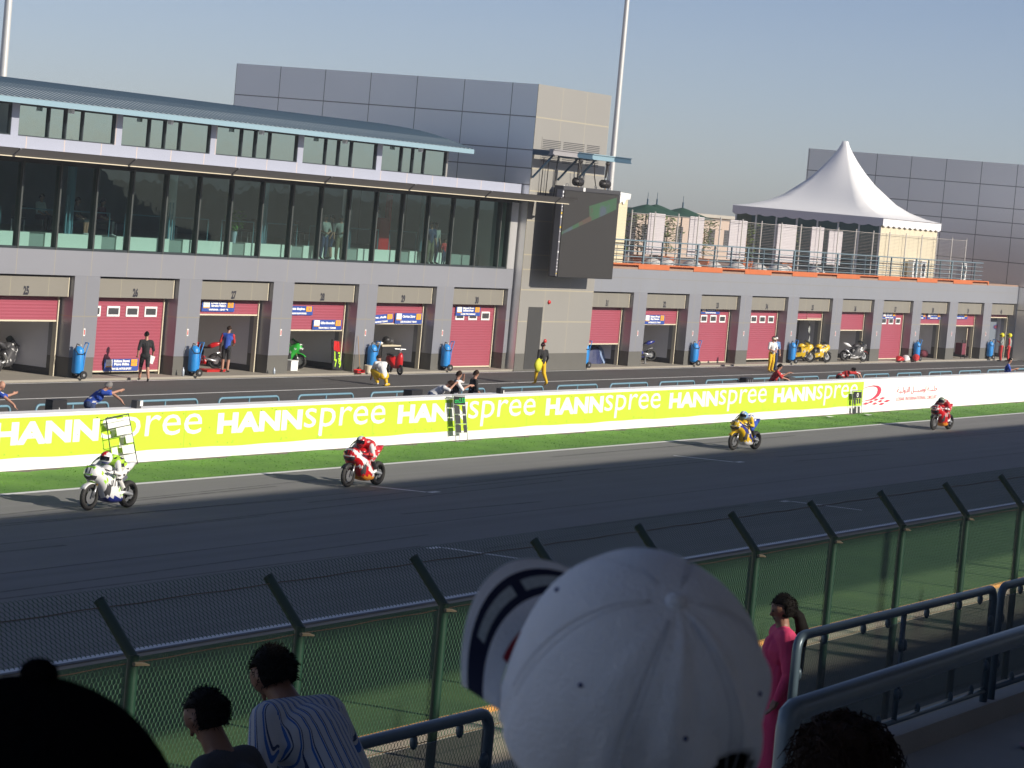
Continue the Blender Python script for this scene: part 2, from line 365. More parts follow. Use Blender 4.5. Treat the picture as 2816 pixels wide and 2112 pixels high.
m_tw = add_lines(mat('tower_panel', (0.315,0.305,0.28), 0.45, 0.2, var=0.05, scale=0.4), 0, 2.38, 114.1, 0.035, (0.44,0.40,0.30), zs=(11.17,9.72,8.92,7.95,6.65,5.15,4.5,3.6,2.2), zw=0.05)
m_tside = add_lines(mat('tower_shade_side_panel', (0.88,0.87,0.85), 0.42, 0.75, var=0.05, scale=0.4), 1, 2.42, 60.64+1.3, 0.035, (0.25,0.23,0.21), zs=(11.17,9.72,8.92,8.2), zw=0.045)  # paler metallic copy of the cladding, lifting the tone of the shaded side
m_door = mat('red_shutter', (0.33,0.074,0.105), 0.45, var=0.05, scale=0.8)
def ribs(m, period, strength):
    n = m.node_tree; L = n.links; b = n.nodes['Principled BSDF']
    geo = n.nodes.new('ShaderNodeNewGeometry'); sx = n.nodes.new('ShaderNodeSeparateXYZ'); L.new(geo.outputs['Position'], sx.inputs[0])
    k = n.nodes.new('ShaderNodeMath'); k.operation = 'MULTIPLY'; k.inputs[1].default_value = 2*PI/period; L.new(sx.outputs[2], k.inputs[0])
    s = n.nodes.new('ShaderNodeMath'); s.operation = 'SINE'; L.new(k.outputs[0], s.inputs[0])
    bp = n.nodes.new('ShaderNodeBump'); bp.inputs['Strength'].default_value = strength; bp.inputs['Distance'].default_value = 0.012
    L.new(s.outputs[0], bp.inputs['Height']); L.new(bp.outputs[0], b.inputs['Normal']); return m
ribs(m_door, 0.11, 0.30)
m_room = mat('garage_wall', (0.74,0.74,0.77), 0.7, var=0.08, scale=1.2)
m_roomd = mat('garage_plinth', (0.06,0.06,0.065), 0.6)
m_num = mat('number_paint', (0.02,0.02,0.03), 0.6)
pit = thing('pit_building', 'long blue-grey pit building of numbered garages with glazed upper floor and teal roof', 'building', (98, 66, 0))
def part(name, b, m, parent=pit, smooth=False, label=None, angle=None):
    o = b.build(name, m, None, smooth, angle=angle)
    root = parent
    o.parent = parent
    p = parent; acc = Matrix.Identity(4)
    while p is not None: acc = Matrix.Translation(p.location) @ acc if p.parent is None else acc; p = p.parent
    o.matrix_parent_inverse = acc.inverted() if parent.parent is None else Matrix.Identity(4)
    if label: o['label'] = label
    return o
# upper band and pillars
b = MB(); b.box(44, 113.99, YB, YB+0.5, ZB, 4.46); part('wall_band', b, m_blue)
b = MB(); b.box(121.25, 183.24, YB, YB+0.5, ZB, 4.70); part('wall_band', b, m_blue_r)
b = MB(); b.box(44, 113.99, 61.52, 76.4, 3.55, 4.44); b.box(121.25, 183.24, 61.52, 76.4, 3.55, 4.70)
b.box(44, 44.3, 61.1, 76.4, 0, 8); b.box(44, 182.9, 76.1, 76.4, 0, 4.4); part('floor_slab', b, M_['conc'])
PW = 1.46
def pillar(x, w=PW):
    b = MB(); b.box(x, x+w, YB+.002, YB+0.95, 0.775, ZB-.002); o = part('pillar', b, m_pil)
    b = MB(); b.box(x+.012, x+w-.012, YB+.014, YB+.95, 0.0, 0.775); part('pillar_base', b, m_plinth)
    if w > 1:
        b = MB(); b.box(x+w*.52-.05, x+w*.52+.05, YB-.012, YB+.001, 1.52, 1.78, 0); b.box(x+w*.52-.025, x+w*.52+.025, YB-.015, YB-.012, 1.56, 1.74, 1); part('wall_sign', b, [M_['white'], M_['red']])
for k in range(-5, 5): pillar(X0+PB*k)
pillar(X0+PB*5, 0.33)
for k in range(0, 9): pillar(X1+PB*k)
pillar(X1+PB*9, 0.4)
# garages: (number, x of opening left, x of opening right, door bottom, has windows)
Zg = zm(500, 700, 560); Zh = zm(960, 720, 560); Zi = zm(1480, 740, 560); Zj = zm(2000, 720, 400); Zk = zm(2380, 750, 436); Z6 = zm(0, 680, 560)
YD = YB+0.55
def zdoor(p): return yp(p[0], p[1], YD).z
garages = [(22, X0-PB*4, None, 0.14, 1), (23, X0-PB*3, None, 0.14, 1), (24, X0-PB*2, None, 2.0, 0), (25, X0-PB, None, zdoor(Z6(300,795)), 0), (26, X0, None, zdoor(Z6(1400,1342)), 1),
    (27, X0+PB, None, zdoor(Zg(600,655)), 0), (28, X0+PB*2, None, zdoor(Zg(1500,822)), 0), (29, X0+PB*3, None, zdoor(Zh(600,672)), 0), (30, X0+PB*4, None, 0.14, 1),
    (31, X1-PB, X1, zdoor(Zi(700,812)), 0)] + [(32+i, X1+PB*i, None, z, w) for i, (z, w) in enumerate([(zdoor(Zi(1350,600)), 0), (0.14, 1), (0.24, 1), (zdoor(Zj(1300,880)), 0), (zdoor(Zj(1900,1040)), 0), (0.14, 1), (zdoor(Zk(900,717)), 0), (zdoor(Zk(1400,740)), 0), (zdoor(Zk(1850,625)), 0)])]
for num, xl, xr, zb, win in garages:
    xa = xl+PW; xb = xl+PB
    b = MB(); b.box(xa+.01, xb-.10, YB+.18, YB+.5, 2.86, 3.53); pn = part('number_panel', b, [m_beige])
    b = MB(); b.box(xb-.10, xb-.06, YB+.178, YB+.5, 2.855, 3.535); part('panel_edge', b, M_['cream'])
    b = MB(); b.text(str(num), front(xa+(PB-PW)*.5-.02, YB+.18, 3.03), 0.38, bold=0.02, depth=.003, sx=.80); part('number', b, m_num)
    b = MB(); b.box(xa-.3, xb-.16, YD, YD+.06, max(zb,.1), 3.0, 0); b.box(xa-.3, xb-.16, YD-.012, YD+.02, max(zb,.1)-.03, max(zb,.1)+.025, 1)
    d = part('garage_door', b, [m_door, M_['cream']])
    b = MB(); b.box(xb-.16, xb-.10, YD-.05, YD+.12, 0.08, 2.98); part('door_jamb', b, M_['cream'])
    if win:
        for wi in range(4):
            wx = xa+0.12+wi*1.14
            b = MB()
            for (a0,a1,c0,c1) in ((0,.76,.30,.37),(0,.76,0,.07),(0,.07,.07,.30),(.69,.76,.07,.30)): b.box(wx+a0, wx+a1, YD-.03, YD+.001, 2.16+c0, 2.16+c1, 0)
            b.box(wx+.07, wx+.69, YD-.01, YD+.002, 2.23, 2.46, 1)
            o = part('door_window', b, [M_['white'], M_['dark']], d); o.matrix_parent_inverse = d.matrix_parent_inverse.copy(); o.matrix_parent_inverse = Matrix.Identity(4)
    # room shell
    b = MB(); ra, rb, ry = xa-.4, xb+.02, 67.5
    b.add([(ra,YD+.1,.085),(rb,YD+.1,.085),(rb,ry,.085),(ra,ry,.085),(ra,YD+.1,3.1),(rb,YD+.1,3.1),(rb,ry,3.1),(ra,ry,3.1)], [(1,2,6,5),(2,3,7,6),(3,0,4,7),(4,7,6,5)], 0)
    b.box(rb-.02, rb, YD+.13, ry, .085, .32, 1); b.box(ra, rb-.03, ry-.02, ry-.001, .085, .32, 1)
    part('garage_room', b, [m_room, m_roomd])
    b = MB(); b.box(xa-.3, xb-.1, YD+.06, YD+.5, 2.99, 3.5); part('door_box', b, M_['dark'])
# clerestory, fascia, canopy
Zc = zm(0, 150, 704); Zd = zm(600, 150, 704)
m_wfas = add_lines(mat('white_fascia', (0.40,0.42,0.50), 0.45, 0.3, var=0.04, scale=0.6), 0, PB/3, 78.93, 0.05, (0.6,0.5,0.44))
b = MB(); b.box(44, 113.99, 61.0, 61.6, 7.62, 8.195); b.box(44, 109.0, 61.6, 62.6, 8.0, 8.2); part('white_fascia', b, m_wfas)
b = MB(); b.box(44, 113.99, 61.03, 61.6, 7.38, 7.62); part('shaded_lintel', b, M_['dark'])  # dark grey puts the canopy's shade into the lintel colour
b = MB(); b.box(44, 114.66, 58.98, 61.0, 7.53, 7.61); part('canopy', b, M_['alu'])
m_vis = mat('canopy_grey', (0.17,0.165,0.165), 0.5, 0.3)
b = MB(); b.add([(44,58.95,7.525),(114.66,58.95,7.525),(115.05,58.66,7.765),(44,58.66,7.765)], [(0,1,2,3)]); b.add([(44,58.965,7.56),(114.66,58.965,7.56),(115.05,58.675,7.79),(44,58.675,7.79)], [(3,2,1,0)])
part('canopy_visor', b, m_vis)
b = MB(); b.box(44, 114.66, 58.93, 58.97, 7.50, 7.53); part('canopy_lip', b, M_['cream'])
for i in range(16):
    x = 72.15+i*PB/2*1.0 + .0
    x = 114.3-5.35*i if False else 113.3-PB*i/1.0
    if x < 50: break
    b = MB(); b.add([(x,58.93,7.49),(x+.1,58.93,7.49),(x+.1,58.63,7.75),(x,58.63,7.75),(x,58.96,7.55),(x+.1,58.96,7.55),(x+.1,58.66,7.79),(x,58.66,7.79)], [(0,1,2,3),(4,7,6,5),(0,4,5,1),(1,5,6,2),(2,6,7,3),(3,7,4,0)]); part('canopy_bracket', b, m_vis)
# upper-floor glazing: mullions on the band joints, glass between
m_glass = glass_mat('tinted_glass', (0.52,0.68,0.67), 1.9, base=(0.62,0.84,0.90))
m_glassc = glass_mat('reflective_glass', (0.05,0.09,0.10), 14.0, base=(0.60,0.76,0.74))
m_mul = mat('mullion', (0.075,0.085,0.08), 0.45, 0.3)
gx = [78.93+PB/3*i for i in range(-16, 18)]
gx = [x for x in gx if 45 < x < 113.4]+[113.25]
for i in range(len(gx)):
    x = gx[i]; b = MB(); b.box(x-.045, x+.045, 61.0, 61.22, 4.47, 7.38); part('mullion', b, m_mul)
    if i:
        b = MB(); b.add([(gx[i-1]+.05,61.09,4.52),(x-.05,61.09,4.52),(x-.05,61.09,7.36),(gx[i-1]+.05,61.09,7.36)], [(0,1,2,3)]); part('glass_pane', b, m_glass)
b = MB(); b.box(44, 113.3, 61.02, 61.2, 4.462, 4.54); b.box(44, 113.3, 61.02, 61.2, 7.33, 7.379); part('glazing_frame', b, M_['frame'])
b = MB(); b.box(113.34, 113.98, 61.02, 61.55, 4.47, 7.375); part('end_pier', b, m_tside)
# interior of the upper floor
m_intf = mat('inside_floor', (0.34,0.37,0.34), 0.6); m_step = mat('white_upstand', (0.84,0.86,0.78), 0.7); m_ind = mat('inside_dark', (0.24,0.27,0.28), 0.8, var=0.45, scale=0.6)
b = MB(); b.box(44.3, 113.9, 61.25, 62.7, 4.44, 4.47, 0); b.box(44.3, 113.9, 62.75, 75.9, 4.44, 4.90, 0); part('inside_floor', b, m_intf)
for i in range(17):
    x = 111-2.1*1.5*i*1.33
    b = MB(); b.box(x-3.3, x, 62.68, 62.75, 4.47, 4.95); part('upstand', b, m_step)
b = MB(); b.box(44.3, 113.9, 70.0, 70.2, 4.4, 7.5); b.box(44.3, 113.9, 61.3, 76, 7.40, 7.6); part('inside_wall', b, m_ind)
for i in range(9):
    x = 110.2-PB*i; b = MB(); b.cyl((x,63.6,4.9), (x,63.6,7.4), .16, n=14); part('column', b, m_room if i % 2 else M_['teal'], smooth=True, angle=40)
    b = MB()
    for dx in (0.9, 1.1): b.cyl((x-dx, 62.9, 4.5), (x-dx, 62.9, 6.3), .03)
    part('upright', b, M_['teal'])
for i in range(18):
    x = 111.8-3.14*i; b = MB(); b.tube([(x-2.2,63.0,4.9),(x-2.2,63.0,5.75),(x,63.0,5.75),(x,63.0,4.9)], .022); part('inside_rail', b, M_['teal'])
# clerestory windows
cp = [-0.5, 0, 1, 2, 3, 4, 5]
pill = [yp(*Zc(125,560), 62).x, yp(*Zc(1020,650), 62).x, yp(*Zc(1840,730), 62).x, yp(*Zd(705,820), 62).x, yp(*Zd(1385,900), 62).x]
pill = [pill[0]-(pill[1]-pill[0])*k for k in (5,4,3,2,1)]+pill+[108.9]
b = MB(); b.box(44, 108.9, 62.35, 74.5, 8.1, 9.3); part('upper_core', b, M_['dark'])
for i in range(len(pill)-1):
    x, x2 = pill[i], pill[i+1]
    b = MB(); b.box(x-.2, x+.2, 61.96, 62.3, 8.2, 9.3); part('window_pier', b, m_wfas)
    xa, xb = x+.2, x2-.2 if i < len(pill)-2 else x2
    b = MB()
    fr = [0, .31, .485, .66, 1]
    for q in fr: b.box(xa+(xb-xa)*q-.03, xa+(xb-xa)*q+.03, 61.98, 62.1, 8.2, 9.28)
    b.box(xa, xb, 61.985, 62.1, 8.2, 8.24); b.box(xa, xb, 61.985, 62.1, 9.23, 9.28)
    w = part('clerestory_window', b, M_['frame'])
    for q in range(4):
        b = MB(); ya = 62.05; x_a, x_b = xa+(xb-xa)*fr[q]+.03, xa+(xb-xa)*fr[q+1]-.03
        dy = random.uniform(-.006,.006)
        b.add([(x_a,ya-dy,8.24),(x_b,ya+dy,8.24),(x_b,ya+dy,9.23),(x_a,ya-dy,9.23)], [(0,1,2,3)])
        o = part('pane', b, m_glassc, w); o.matrix_parent_inverse = Matrix.Identity(4)
b = MB(); b.box(108.9, 109.1, 62.0, 74.5, 8.1, 9.3); part('end_wall', b, m_tw)
# teal standing-seam vault
m_roof = mat('teal_roof', (0.34,0.39,0.42), 0.5, 0.1, var=0.06, scale=0.7); m_rib = mat('roof_rib_shaded', (0.09,0.15,0.20), 0.55)  # ribs coloured darker to paint in the shade on their sides
XE = 109.34
prof = [(61.0,9.47),(61.6,9.62),(62.22,9.79),(63.0,9.95),(63.67,10.06),(64.6,10.15),(65.65,10.224),(66.53,10.25),(67.42,10.28),(68.5,10.28),(70,10.2),(72,9.95),(74,9.6),(75.2,9.3)]
b = MB(); n = len(prof)
b.add([(44,y,z) for y, z in prof]+[(XE,y,z) for y, z in prof]+[(44,y,z-.1) for y, z in prof]+[(XE,y,z-.1) for y, z in prof],
      [(i, n+i, n+i+1, i+1) for i in range(n-1)]+[(2*n+i, 2*n+i+1, 3*n+i+1, 3*n+i) for i in range(n-1)]+[(n+i, 3*n+i, 3*n+i+1, n+i+1) for i in range(n-1)])
for k in range(int((XE-44)/0.34)+1):
    x = XE-.02-.34*k
    for i in range(n-1):
        (y,z), (y2,z2) = prof[i], prof[i+1]
        b.add([(x-.035,y,z),(x-.035,y2,z2),(x-.02,y2,z2+.03),(x-.02,y,z+.03),(x+.02,y2,z2+.03),(x+.02,y,z+.03),(x+.035,y2,z2),(x+.035,y,z)], [(0,1,2,3),(3,2,4,5),(5,4,6,7)], 1)
part('roof', b, [m_roof, m_rib])
b = MB(); b.box(44, XE+.02, 60.93, 61.02, 9.27, 9.46); part('eave_fascia', b, mat('teal_fascia', (0.24,0.36,0.42), 0.45))
b = MB(); b.box(44, XE-.1, 61.02, 62.4, 9.28, 9.33); part('eave_soffit', b, M_['dark'])
for x in pill[:-1]:
    b = MB(); b.box(x+2.2, x+2.35, 61.3, 61.45, 9.12, 9.28); part('eave_lamp', b, M_['white'])
# ---------------------------------------------------------------- tower
TWX0, TWX1, TWY = 114.1, 121.25, 60.64
tower = thing('tower', 'tall windowless beige and grey panel-clad tower between garages 30 and 31', 'building', (117.6, 60.7, 0))
b = MB(); b.box(TWX0+.01, TWX1, TWY+.02, 76.47, 0.0, 12.6); part('side_wall', b, m_tside, tower)
b = MB(); b.box(TWX0, TWX1-.01, TWY, TWY+.02, 0.78, 12.61); part('front_wall', b, m_tw, tower)
b = MB(); b.box(TWX0+.004, TWX1-.004, TWY-.006, TWY+.02, 0.0, 0.78); part('base', b, m_plinth, tower)
q0, q1 = yp(*Zh(1950,490), TWY), yp(*Zh(2100,490), TWY)
b = MB(); b.box(q0.x, q1.x, TWY-.02, TWY-.001, .08, q0.z); part('door', b, mat('dark_door', (0.05,0.05,0.048), 0.5, var=0.1), tower)
b = MB(); b.box(q1.x, q1.x+.05, TWY-.03, TWY-.001, .08, q0.z); part('door_frame', b, m_tw, tower)
for p in (Zh(2168,438), Zh(2122,860)):
    q = yp(*p, TWY); b = MB(); b.ell((q.x, TWY-.03, q.z), (.11,.07,.09)); part('alarm_bell', b, M_['red'], tower, True)
# louvre
Zt3 = zm(1400, 220, 360); la, lb = yp(*Zt3(560,960), TWY), yp(*Zt3(1500,1500), TWY); xr = yp(*Zt3(1540,1100), TWY).x
b = MB(); z1, z0 = la.z, lb.z; b.box(la.x, xr, TWY-.012, TWY-.001, z0, z1, 0)
cs = [la.x+.08, la.x+.08+(xr-la.x)*.30, la.x+(xr-la.x)*.36, la.x+(xr-la.x)*.72, la.x+(xr-la.x)*.765, xr-.06]
nl = 13
for i in range(nl):
    zz = z0+.06+(z1-z0-.12)*i/nl
    for j in (0,2,4): b.box(cs[j], cs[j+1], TWY-.02, TWY-.012, zz, zz+.03, 1)
part('louvre', b, [m_tw, M_['dark']], tower)
# ---------------------------------------------------------------- far dark block
m_far = add_lines(mat('far_panel', (0.84,0.82,0.79), 0.38, 0.75, var=0.05, scale=0.3), 1, 2.42, 61.9, 0.045, (0.22,0.21,0.20), zs=(11.1,9.66,8.74,7.8,6.2,4.7,3.2), zw=0.05)
farb = thing('far_block', 'grey panel-clad windowless block rising behind the white tent at right', 'building', (190, 68, 0))
b = MB(); b.box(182.94, 200, 59.6, 76.5, 0, 12.54); part('wall', b, m_far, farb)
# ---------------------------------------------------------------- terrace over the right block
m_terra = mat('terracotta', (0.50,0.135,0.045), 0.75, var=0.15, scale=2)
b = MB(); b.box(121.26, 183.2, 61.05, 76.3, 4.70, 4.80); part('terrace_floor', b, mat('terrace_tiles', (0.30,0.20,0.15), 0.85, var=0.15, scale=1.5))
b = MB(); b.box(121.26, 177.0, 61.02, 61.3, 4.90, 4.965)
for i in range(10):
    xo = 126.53-PB+PB*i
    if xo+3.3 > 121.3: b.box(max(xo,121.27), min(xo+3.45,177.0), 61.02, 61.3, 4.72, 4.90)
b.box(121.27, 177, 61.24, 61.3, 4.72, 4.898)
part('terrace_coping', b, m_terra)
# ================================================================ GRANDSTAND the photographer stands in
m_conc = M_['conc']
gs = thing('grandstand', 'concrete grandstand with stepped tiers and a roof, the viewer stands in it', 'grandstand', (40, 0, 0))
b = MB(); b.box(-40, 165, 6.2, 8.5, 0, 3.22, M=TR); b.box(-40, 165, 8.22, 8.42, 3.22, 3.42, M=TR); part('front_walkway', b, m_conc, gs)
b = MB()
for i in range(17): b.box(-40, 165, 6.2-.85*(i+1), 6.2-.85*i-.002, 3.0, 3.22+.38*(i+1), M=TR)
part('tiers', b, m_conc, gs)
b = MB(); b.box(-40, 20.0, -8.6, -8.3, 0, 12.66, M=TR); b.box(20.0, 22.2, -8.6, -8.3, 0, 11.72, M=TR); b.box(22.2, 165, -8.6, -8.3, 0, 12.3, M=TR); part('shading_back_wall', b, m_conc, gs)  # unseen wall, its top stepped so sun reaches only some spectators
b = MB(); b.box(20.3, 165, -11, -8.61, 11.4, 11.62, M=TR); part('added_gallery', b, m_conc, gs)  # unseen floor, added to carry the spectators who shadow the fence
b = MB(); b.box(20.4, 21.9, -8.5, -8.4, 12.24, 14.0, M=TR); part('added_shade_panel', b, M_['dark'], gs)  # unseen hanging sheet, added to shade the girl's upper body
b = MB(); Y_, Z_ = (-8.8, 3.45), (14.3, 15.55)
q = [TR @ Vector(v) for v in ((-40,Y_[0],Z_[0]),(165,Y_[0],Z_[0]),(165,Y_[1],Z_[1]),(-40,Y_[1],Z_[1]))]; up = Vector((0,0,.35))
b.add(q+[v+up for v in q], [(0,3,2,1),(4,5,6,7),(0,1,5,4),(1,2,6,5),(2,3,7,6),(3,0,4,7)]); part('roof', b, mat('roof_sheet', (0.25,0.25,0.25), 0.6), gs)
for i in range(18):
    x = -38+11.8*i; b = MB(); b.cyl(TR @ Vector((x,-8.45,12.2)), TR @ Vector((x,-8.45,14.4)), .16, n=10); part('roof_post', b, M_['steel'], gs)
# ================================================================ PIT WALL with its banner
wall = thing('pit_wall', 'long low white pit wall between verge and pit lane', 'wall', (90, 43.2+1.2, 0))
m_wall = mat('wall_paint', (0.88,0.88,0.87), 0.6, var=0.06, scale=.7)
b = MB(); b.box(-60, 300, 43.0, 43.42, -0.05, 1.33, M=TR); part('wall_body', b, m_wall, wall)
b = MB(); b.box(-60, 300, 42.97, 43.46, 1.332, 1.375, M=TR); part('coping', b, m_wall, wall)
ban = thing('banner', 'long lime green banner with white repeated lettering along the white pit wall', 'banner', (85, 43.0+1.1, 0))
b = MB(); top = []; bot = []
for i in range(141):
    x = 44.6+70.75*i/140; top.append(TR @ Vector((x, 42.985, 1.285))); bot.append(TR @ Vector((x, 42.985, .285+.012*math.sin(x*.9)+.008*math.sin(x*2.3))))
b.add(bot+top, [(i, i+1, 142+i, 141+i) for i in range(140)])
m_ban = add_lines(mat('banner_vinyl', (0.52,0.78,0.045), 0.5, var=0.04, scale=1, bump=.5, bscale=1.7), 0, 9.9, 44.6, .03, (.36,.56,.04))
part('sheet', b, m_ban, ban)
m_let = mat('white_vinyl', (0.85,0.85,0.85), 0.5)
MW = frot(0, 0, 0, math.atan(DL))
for k in range(-1, 6):
    s0 = 56.76+9.775*k
    b = MB(); Mq = TR @ Matrix(((1,0,0,s0),(0,0,-1,42.985),(0,1,0,0),(0,0,0,1)))
    b.text('HANN', Mq, 1.0, bold=0.05, bbox=(0, 4.34, .615, 1.18), depth=.006, shear=.0)
    b.text('spree', Mq, 1.0, bbox=(4.45, 9.02, .39, 1.2), depth=.006, shear=.03)
    part('lettering', b, m_let, ban)
b = MB(); rnd = random.Random(3)
for k in range(150):
    x = rnd.uniform(50,114); z = rnd.choice([.36,.40,1.2,1.24,.8]); c = TR @ Vector((x, 42.978, z)); b.box(c.x-.012, c.x+.012, c.y-.003, c.y, c.z-.012, c.z+.012)
part('fixings', b, M_['dark'], ban)
# circuit emblem and name, right of the banner
em = thing('wall_sign', 'red circuit emblem with swoosh, diamonds and two-script name on white wall', 'sign', (119, 43.0+1.6, 0))
m_red = mat('emblem_red', (0.62,0.05,0.10), 0.5)
Z5 = zm(2300, 980, 516)
def wpt(x, y): p = tp(*Z5(x, y), 42.985); return Vector((p.x, p.y, p.z))
b = MB()
outer = [(318,376),(380,352),(440,341),(490,345),(520,362),(532,392),(524,430),(500,466),(462,496),(420,516),(370,522),(300,528)]
inner = [(318,382),(380,360),(440,354),(474,362),(488,378),(490,400),(482,432),(460,462),(428,490),(396,506),(350,517),(298,534)]
V = [wpt(*p) for p in outer]+[wpt(*p) for p in inner]; nn = len(outer)
b.add(V, [(nn+i, nn+i+1, i+1, i) for i in range(nn-1)])
for c in ((545,494,72),(520,528,58),(600,525,76),(455,556,64),(535,560,70),(470,510,60),(350,556,80),(410,536,60)):
    x, y, w = c; b.add([wpt(x-w*.55,y+8),wpt(x-.0*w,y+14),wpt(x+w*.5,y-6),wpt(x,y-14)], [(0,1,2,3)])
part('emblem', b, m_red, em)
p0, p1 = wpt(708, 500), wpt(1182, 480)
Mq = TR @ Matrix(((1,0,0,0),(0,0,-1,42.985),(0,1,0,0),(0,0,0,1)))
xa, xb = (TR.inverted() @ p0).x, (TR.inverted() @ p1).x
b = MB(); b.text('LOSAIL INTERNATIONAL CIRCUIT', Mq, 1.0, bbox=(xa, xb, .40, .545), depth=.004)
ar = 'ﺔـﻴـﻟوﺪﻟا ﻞـــﻴـﺳﻮﻟ ﺔــﺒـﻠﺣ'
b.text(ar, Mq, 1.0, bbox=(xa, xb, .66, 1.0), depth=.004)
part('lettering', b, m_red, em)
# ================================================================ low hoop rails behind the wall
m_rail = mat('hoop_paint', (0.16,0.30,0.38), 0.45, var=0.06)
hoop = thing('hoop_rail', 'teal pipe hoop rail in the row behind the pit wall, alike the others', 'rail', (0,0,0), 0, 'teal hoop rails behind the pit wall')
b = MB(); L_ = 3.24; r = .15
pts = [(0,0,0),(0,0,1.14-r)]+[(r-r*math.cos(a), 0, 1.14-r+r*math.sin(a)) for a in (.5,1.0,PI/2)]+[(L_-r+r*math.sin(a), 0, 1.14-r+r*math.cos(a)) for a in (0,.5,1.0)]+[(L_,0,1.14-r),(L_,0,0)]
b.tube(pts, .035, 7); b.build('hoop', m_rail, hoop, True)
b = MB(); b.cyl((L_/2,0,0),(L_/2,0,1.12),.028); b.build('mid_post', m_rail, hoop)
for i in range(-4, 24):
    p = TR @ Vector((71.25+4.345*i, 46.05, 0))
    if i == -4: hoop.location = p; hoop.rotation_euler.z = math.atan(DL)
    else: dup(hoop, p)
# ================================================================ tall debris fence in front of the stand
fence = thing('debris_fence', 'green chain-link debris fence with posts cranked towards the track', 'fence', (40, 16, 0))
m_post = mat('green_post', (0.007,0.038,0.020), 0.45, var=0.1)
m_mesh = mat('green_mesh', (0.028,0.105,0.045), 0.6)
m_wire = mat('rust_wire', (0.11,0.07,0.035), 0.7)
FY, ZT = 15.5, 3.12; m_clamp = mat('clamp_metal', (0.16,0.13,0.08), 0.6)
for k in range(-3, 20):
    x = 22.88+3.015*k; y = FY+.02*math.sin(k*2.1)
    b = MB(); b.cyl(TR @ Vector((x,y,-.05)), TR @ Vector((x,y,ZT-.03)), .057, n=12); b.cyl(TR @ Vector((x,y,ZT-.06)), TR @ Vector((x,y+.43,ZT+.42)), .055, n=12); b.cyl(TR @ Vector((x,y+.43,ZT+.42)), TR @ Vector((x,y+.437,ZT+.427)), .06, n=12)
    part('post', b, m_post, fence, True, angle=40)
    b = MB(); b.tube([TR @ Vector((x-.07,y-.06,ZT-.1)), TR @ Vector((x+.05,y-.075,ZT-.11)), TR @ Vector((x+.16,y-.08,ZT-.13))], [.022,.02,.008]); part('clamp', b, m_clamp, fence)
def hexmesh(x0, x1, cols_pitch, cell, org, up, h, r):
    """woven wire drawn as zig-zag columns of thin three-sided wire"""
    nc = int((x1-x0)/cols_pitch); nr = int(h/cell); d = cols_pitch*.40
    V = []; F = []; n = 0
    ts = []
    for j in range(nr): ts += [(j*cell, 1), (j*cell+cell*.30, 1), (j*cell+cell*.5, -1), (j*cell+cell*.80, -1)]
    ts.append((nr*cell, 1)); T = np.array(ts)
    up = np.array(up); side = np.array([1,0,0.]); nrm = np.cross(side, up)
    ex = [side*r*1.0-nrm*r*.5, -side*r*1.0-nrm*r*.5, nrm*r]
    m = len(T); base = np.arange(m-1)
    for c in range(nc):
        s = 1 if c % 2 == 0 else -1
        P = np.array(org)[None]+side[None]*(x0+cols_pitch*(c+.5)+T[:,1:2]*s*d)+up[None]*T[:,:1]
        V.append(np.concatenate([P+e for e in ex]))
        for a, bb in ((0,1),(1,2),(2,0)): F.append(np.stack([a*m+base, a*m+base+1, bb*m+base+1, bb*m+base], 1)+n)
        n += 3*m
    V = np.concatenate(V); F = np.concatenate(F)
    R = np.array(TR.to_3x3()); V = V @ R.T
    me = bpy.data.meshes.new('mesh'); me.vertices.add(len(V)); me.vertices.foreach_set('co', V.ravel())
    me.loops.add(F.size); me.loops.foreach_set('vertex_index', F.ravel().astype(np.int32)); me.polygons.add(len(F))
    me.polygons.foreach_set('loop_start', np.arange(0, F.size, 4, dtype=np.int32)); me.update(calc_edges=True); me.validate()
    me.materials.append(m_mesh); return me
def addmesh(name, me, root):
    o = bpy.data.objects.new(name, me); COL.objects.link(o); o.parent = root; o.matrix_parent_inverse = Matrix.Translation(-root.location); return o
addmesh('lower_mesh', hexmesh(18.3, 58, .036, .10, (0,FY+.065,.03), (0,0,1), ZT-.06, .0030), fence)
addmesh('upper_mesh', hexmesh(18.3, 58, .036, .10, (0,FY+.07,ZT), (0,.70,.714), .74, .0026), fence)
b = MB()
for z, y in ((ZT-.12,FY+.05),(1.5,FY+.06),(.1,FY+.06),(ZT+.36,FY+.40)):
    b.tube([TR @ Vector((14+.5*i, y, z+.006*math.sin(i*1.9))) for i in range(113)], .006, 4)
part('strainer_wire', b, m_wire, fence)
# ================================================================ spectator barrier: pipe frames with clear panels
m_pipe = mat('barrier_pipe', (0.085,0.125,0.155), 0.35, 0.2, var=0.1)
m_panel = bpy.data.materials.new('clear_panel'); m_panel.use_nodes = True; n_ = m_panel.node_tree; n_.nodes.remove(n_.nodes['Principled BSDF'])
t_ = n_.nodes.new('ShaderNodeBsdfTransparent'); t_.inputs[0].default_value = (.62,.66,.68,1); g_ = n_.nodes.new('ShaderNodeBsdfDiffuse'); g_.inputs[0].default_value = (.30,.31,.31,1)
gl_ = n_.nodes.new('ShaderNodeBsdfGlossy'); gl_.inputs['Roughness'].default_value = .08
m1 = n_.nodes.new('ShaderNodeMixShader'); m1.inputs[0].default_value = .20; m2 = n_.nodes.new('ShaderNodeMixShader'); m2.inputs[0].default_value = .06
n_.links.new(t_.outputs[0], m1.inputs[1]); n_.links.new(g_.outputs[0], m1.inputs[2]); n_.links.new(m1.outputs[0], m2.inputs[1]); n_.links.new(gl_.outputs[0], m2.inputs[2]); n_.links.new(m2.outputs[0], n_.nodes['Material Output'].inputs[0])
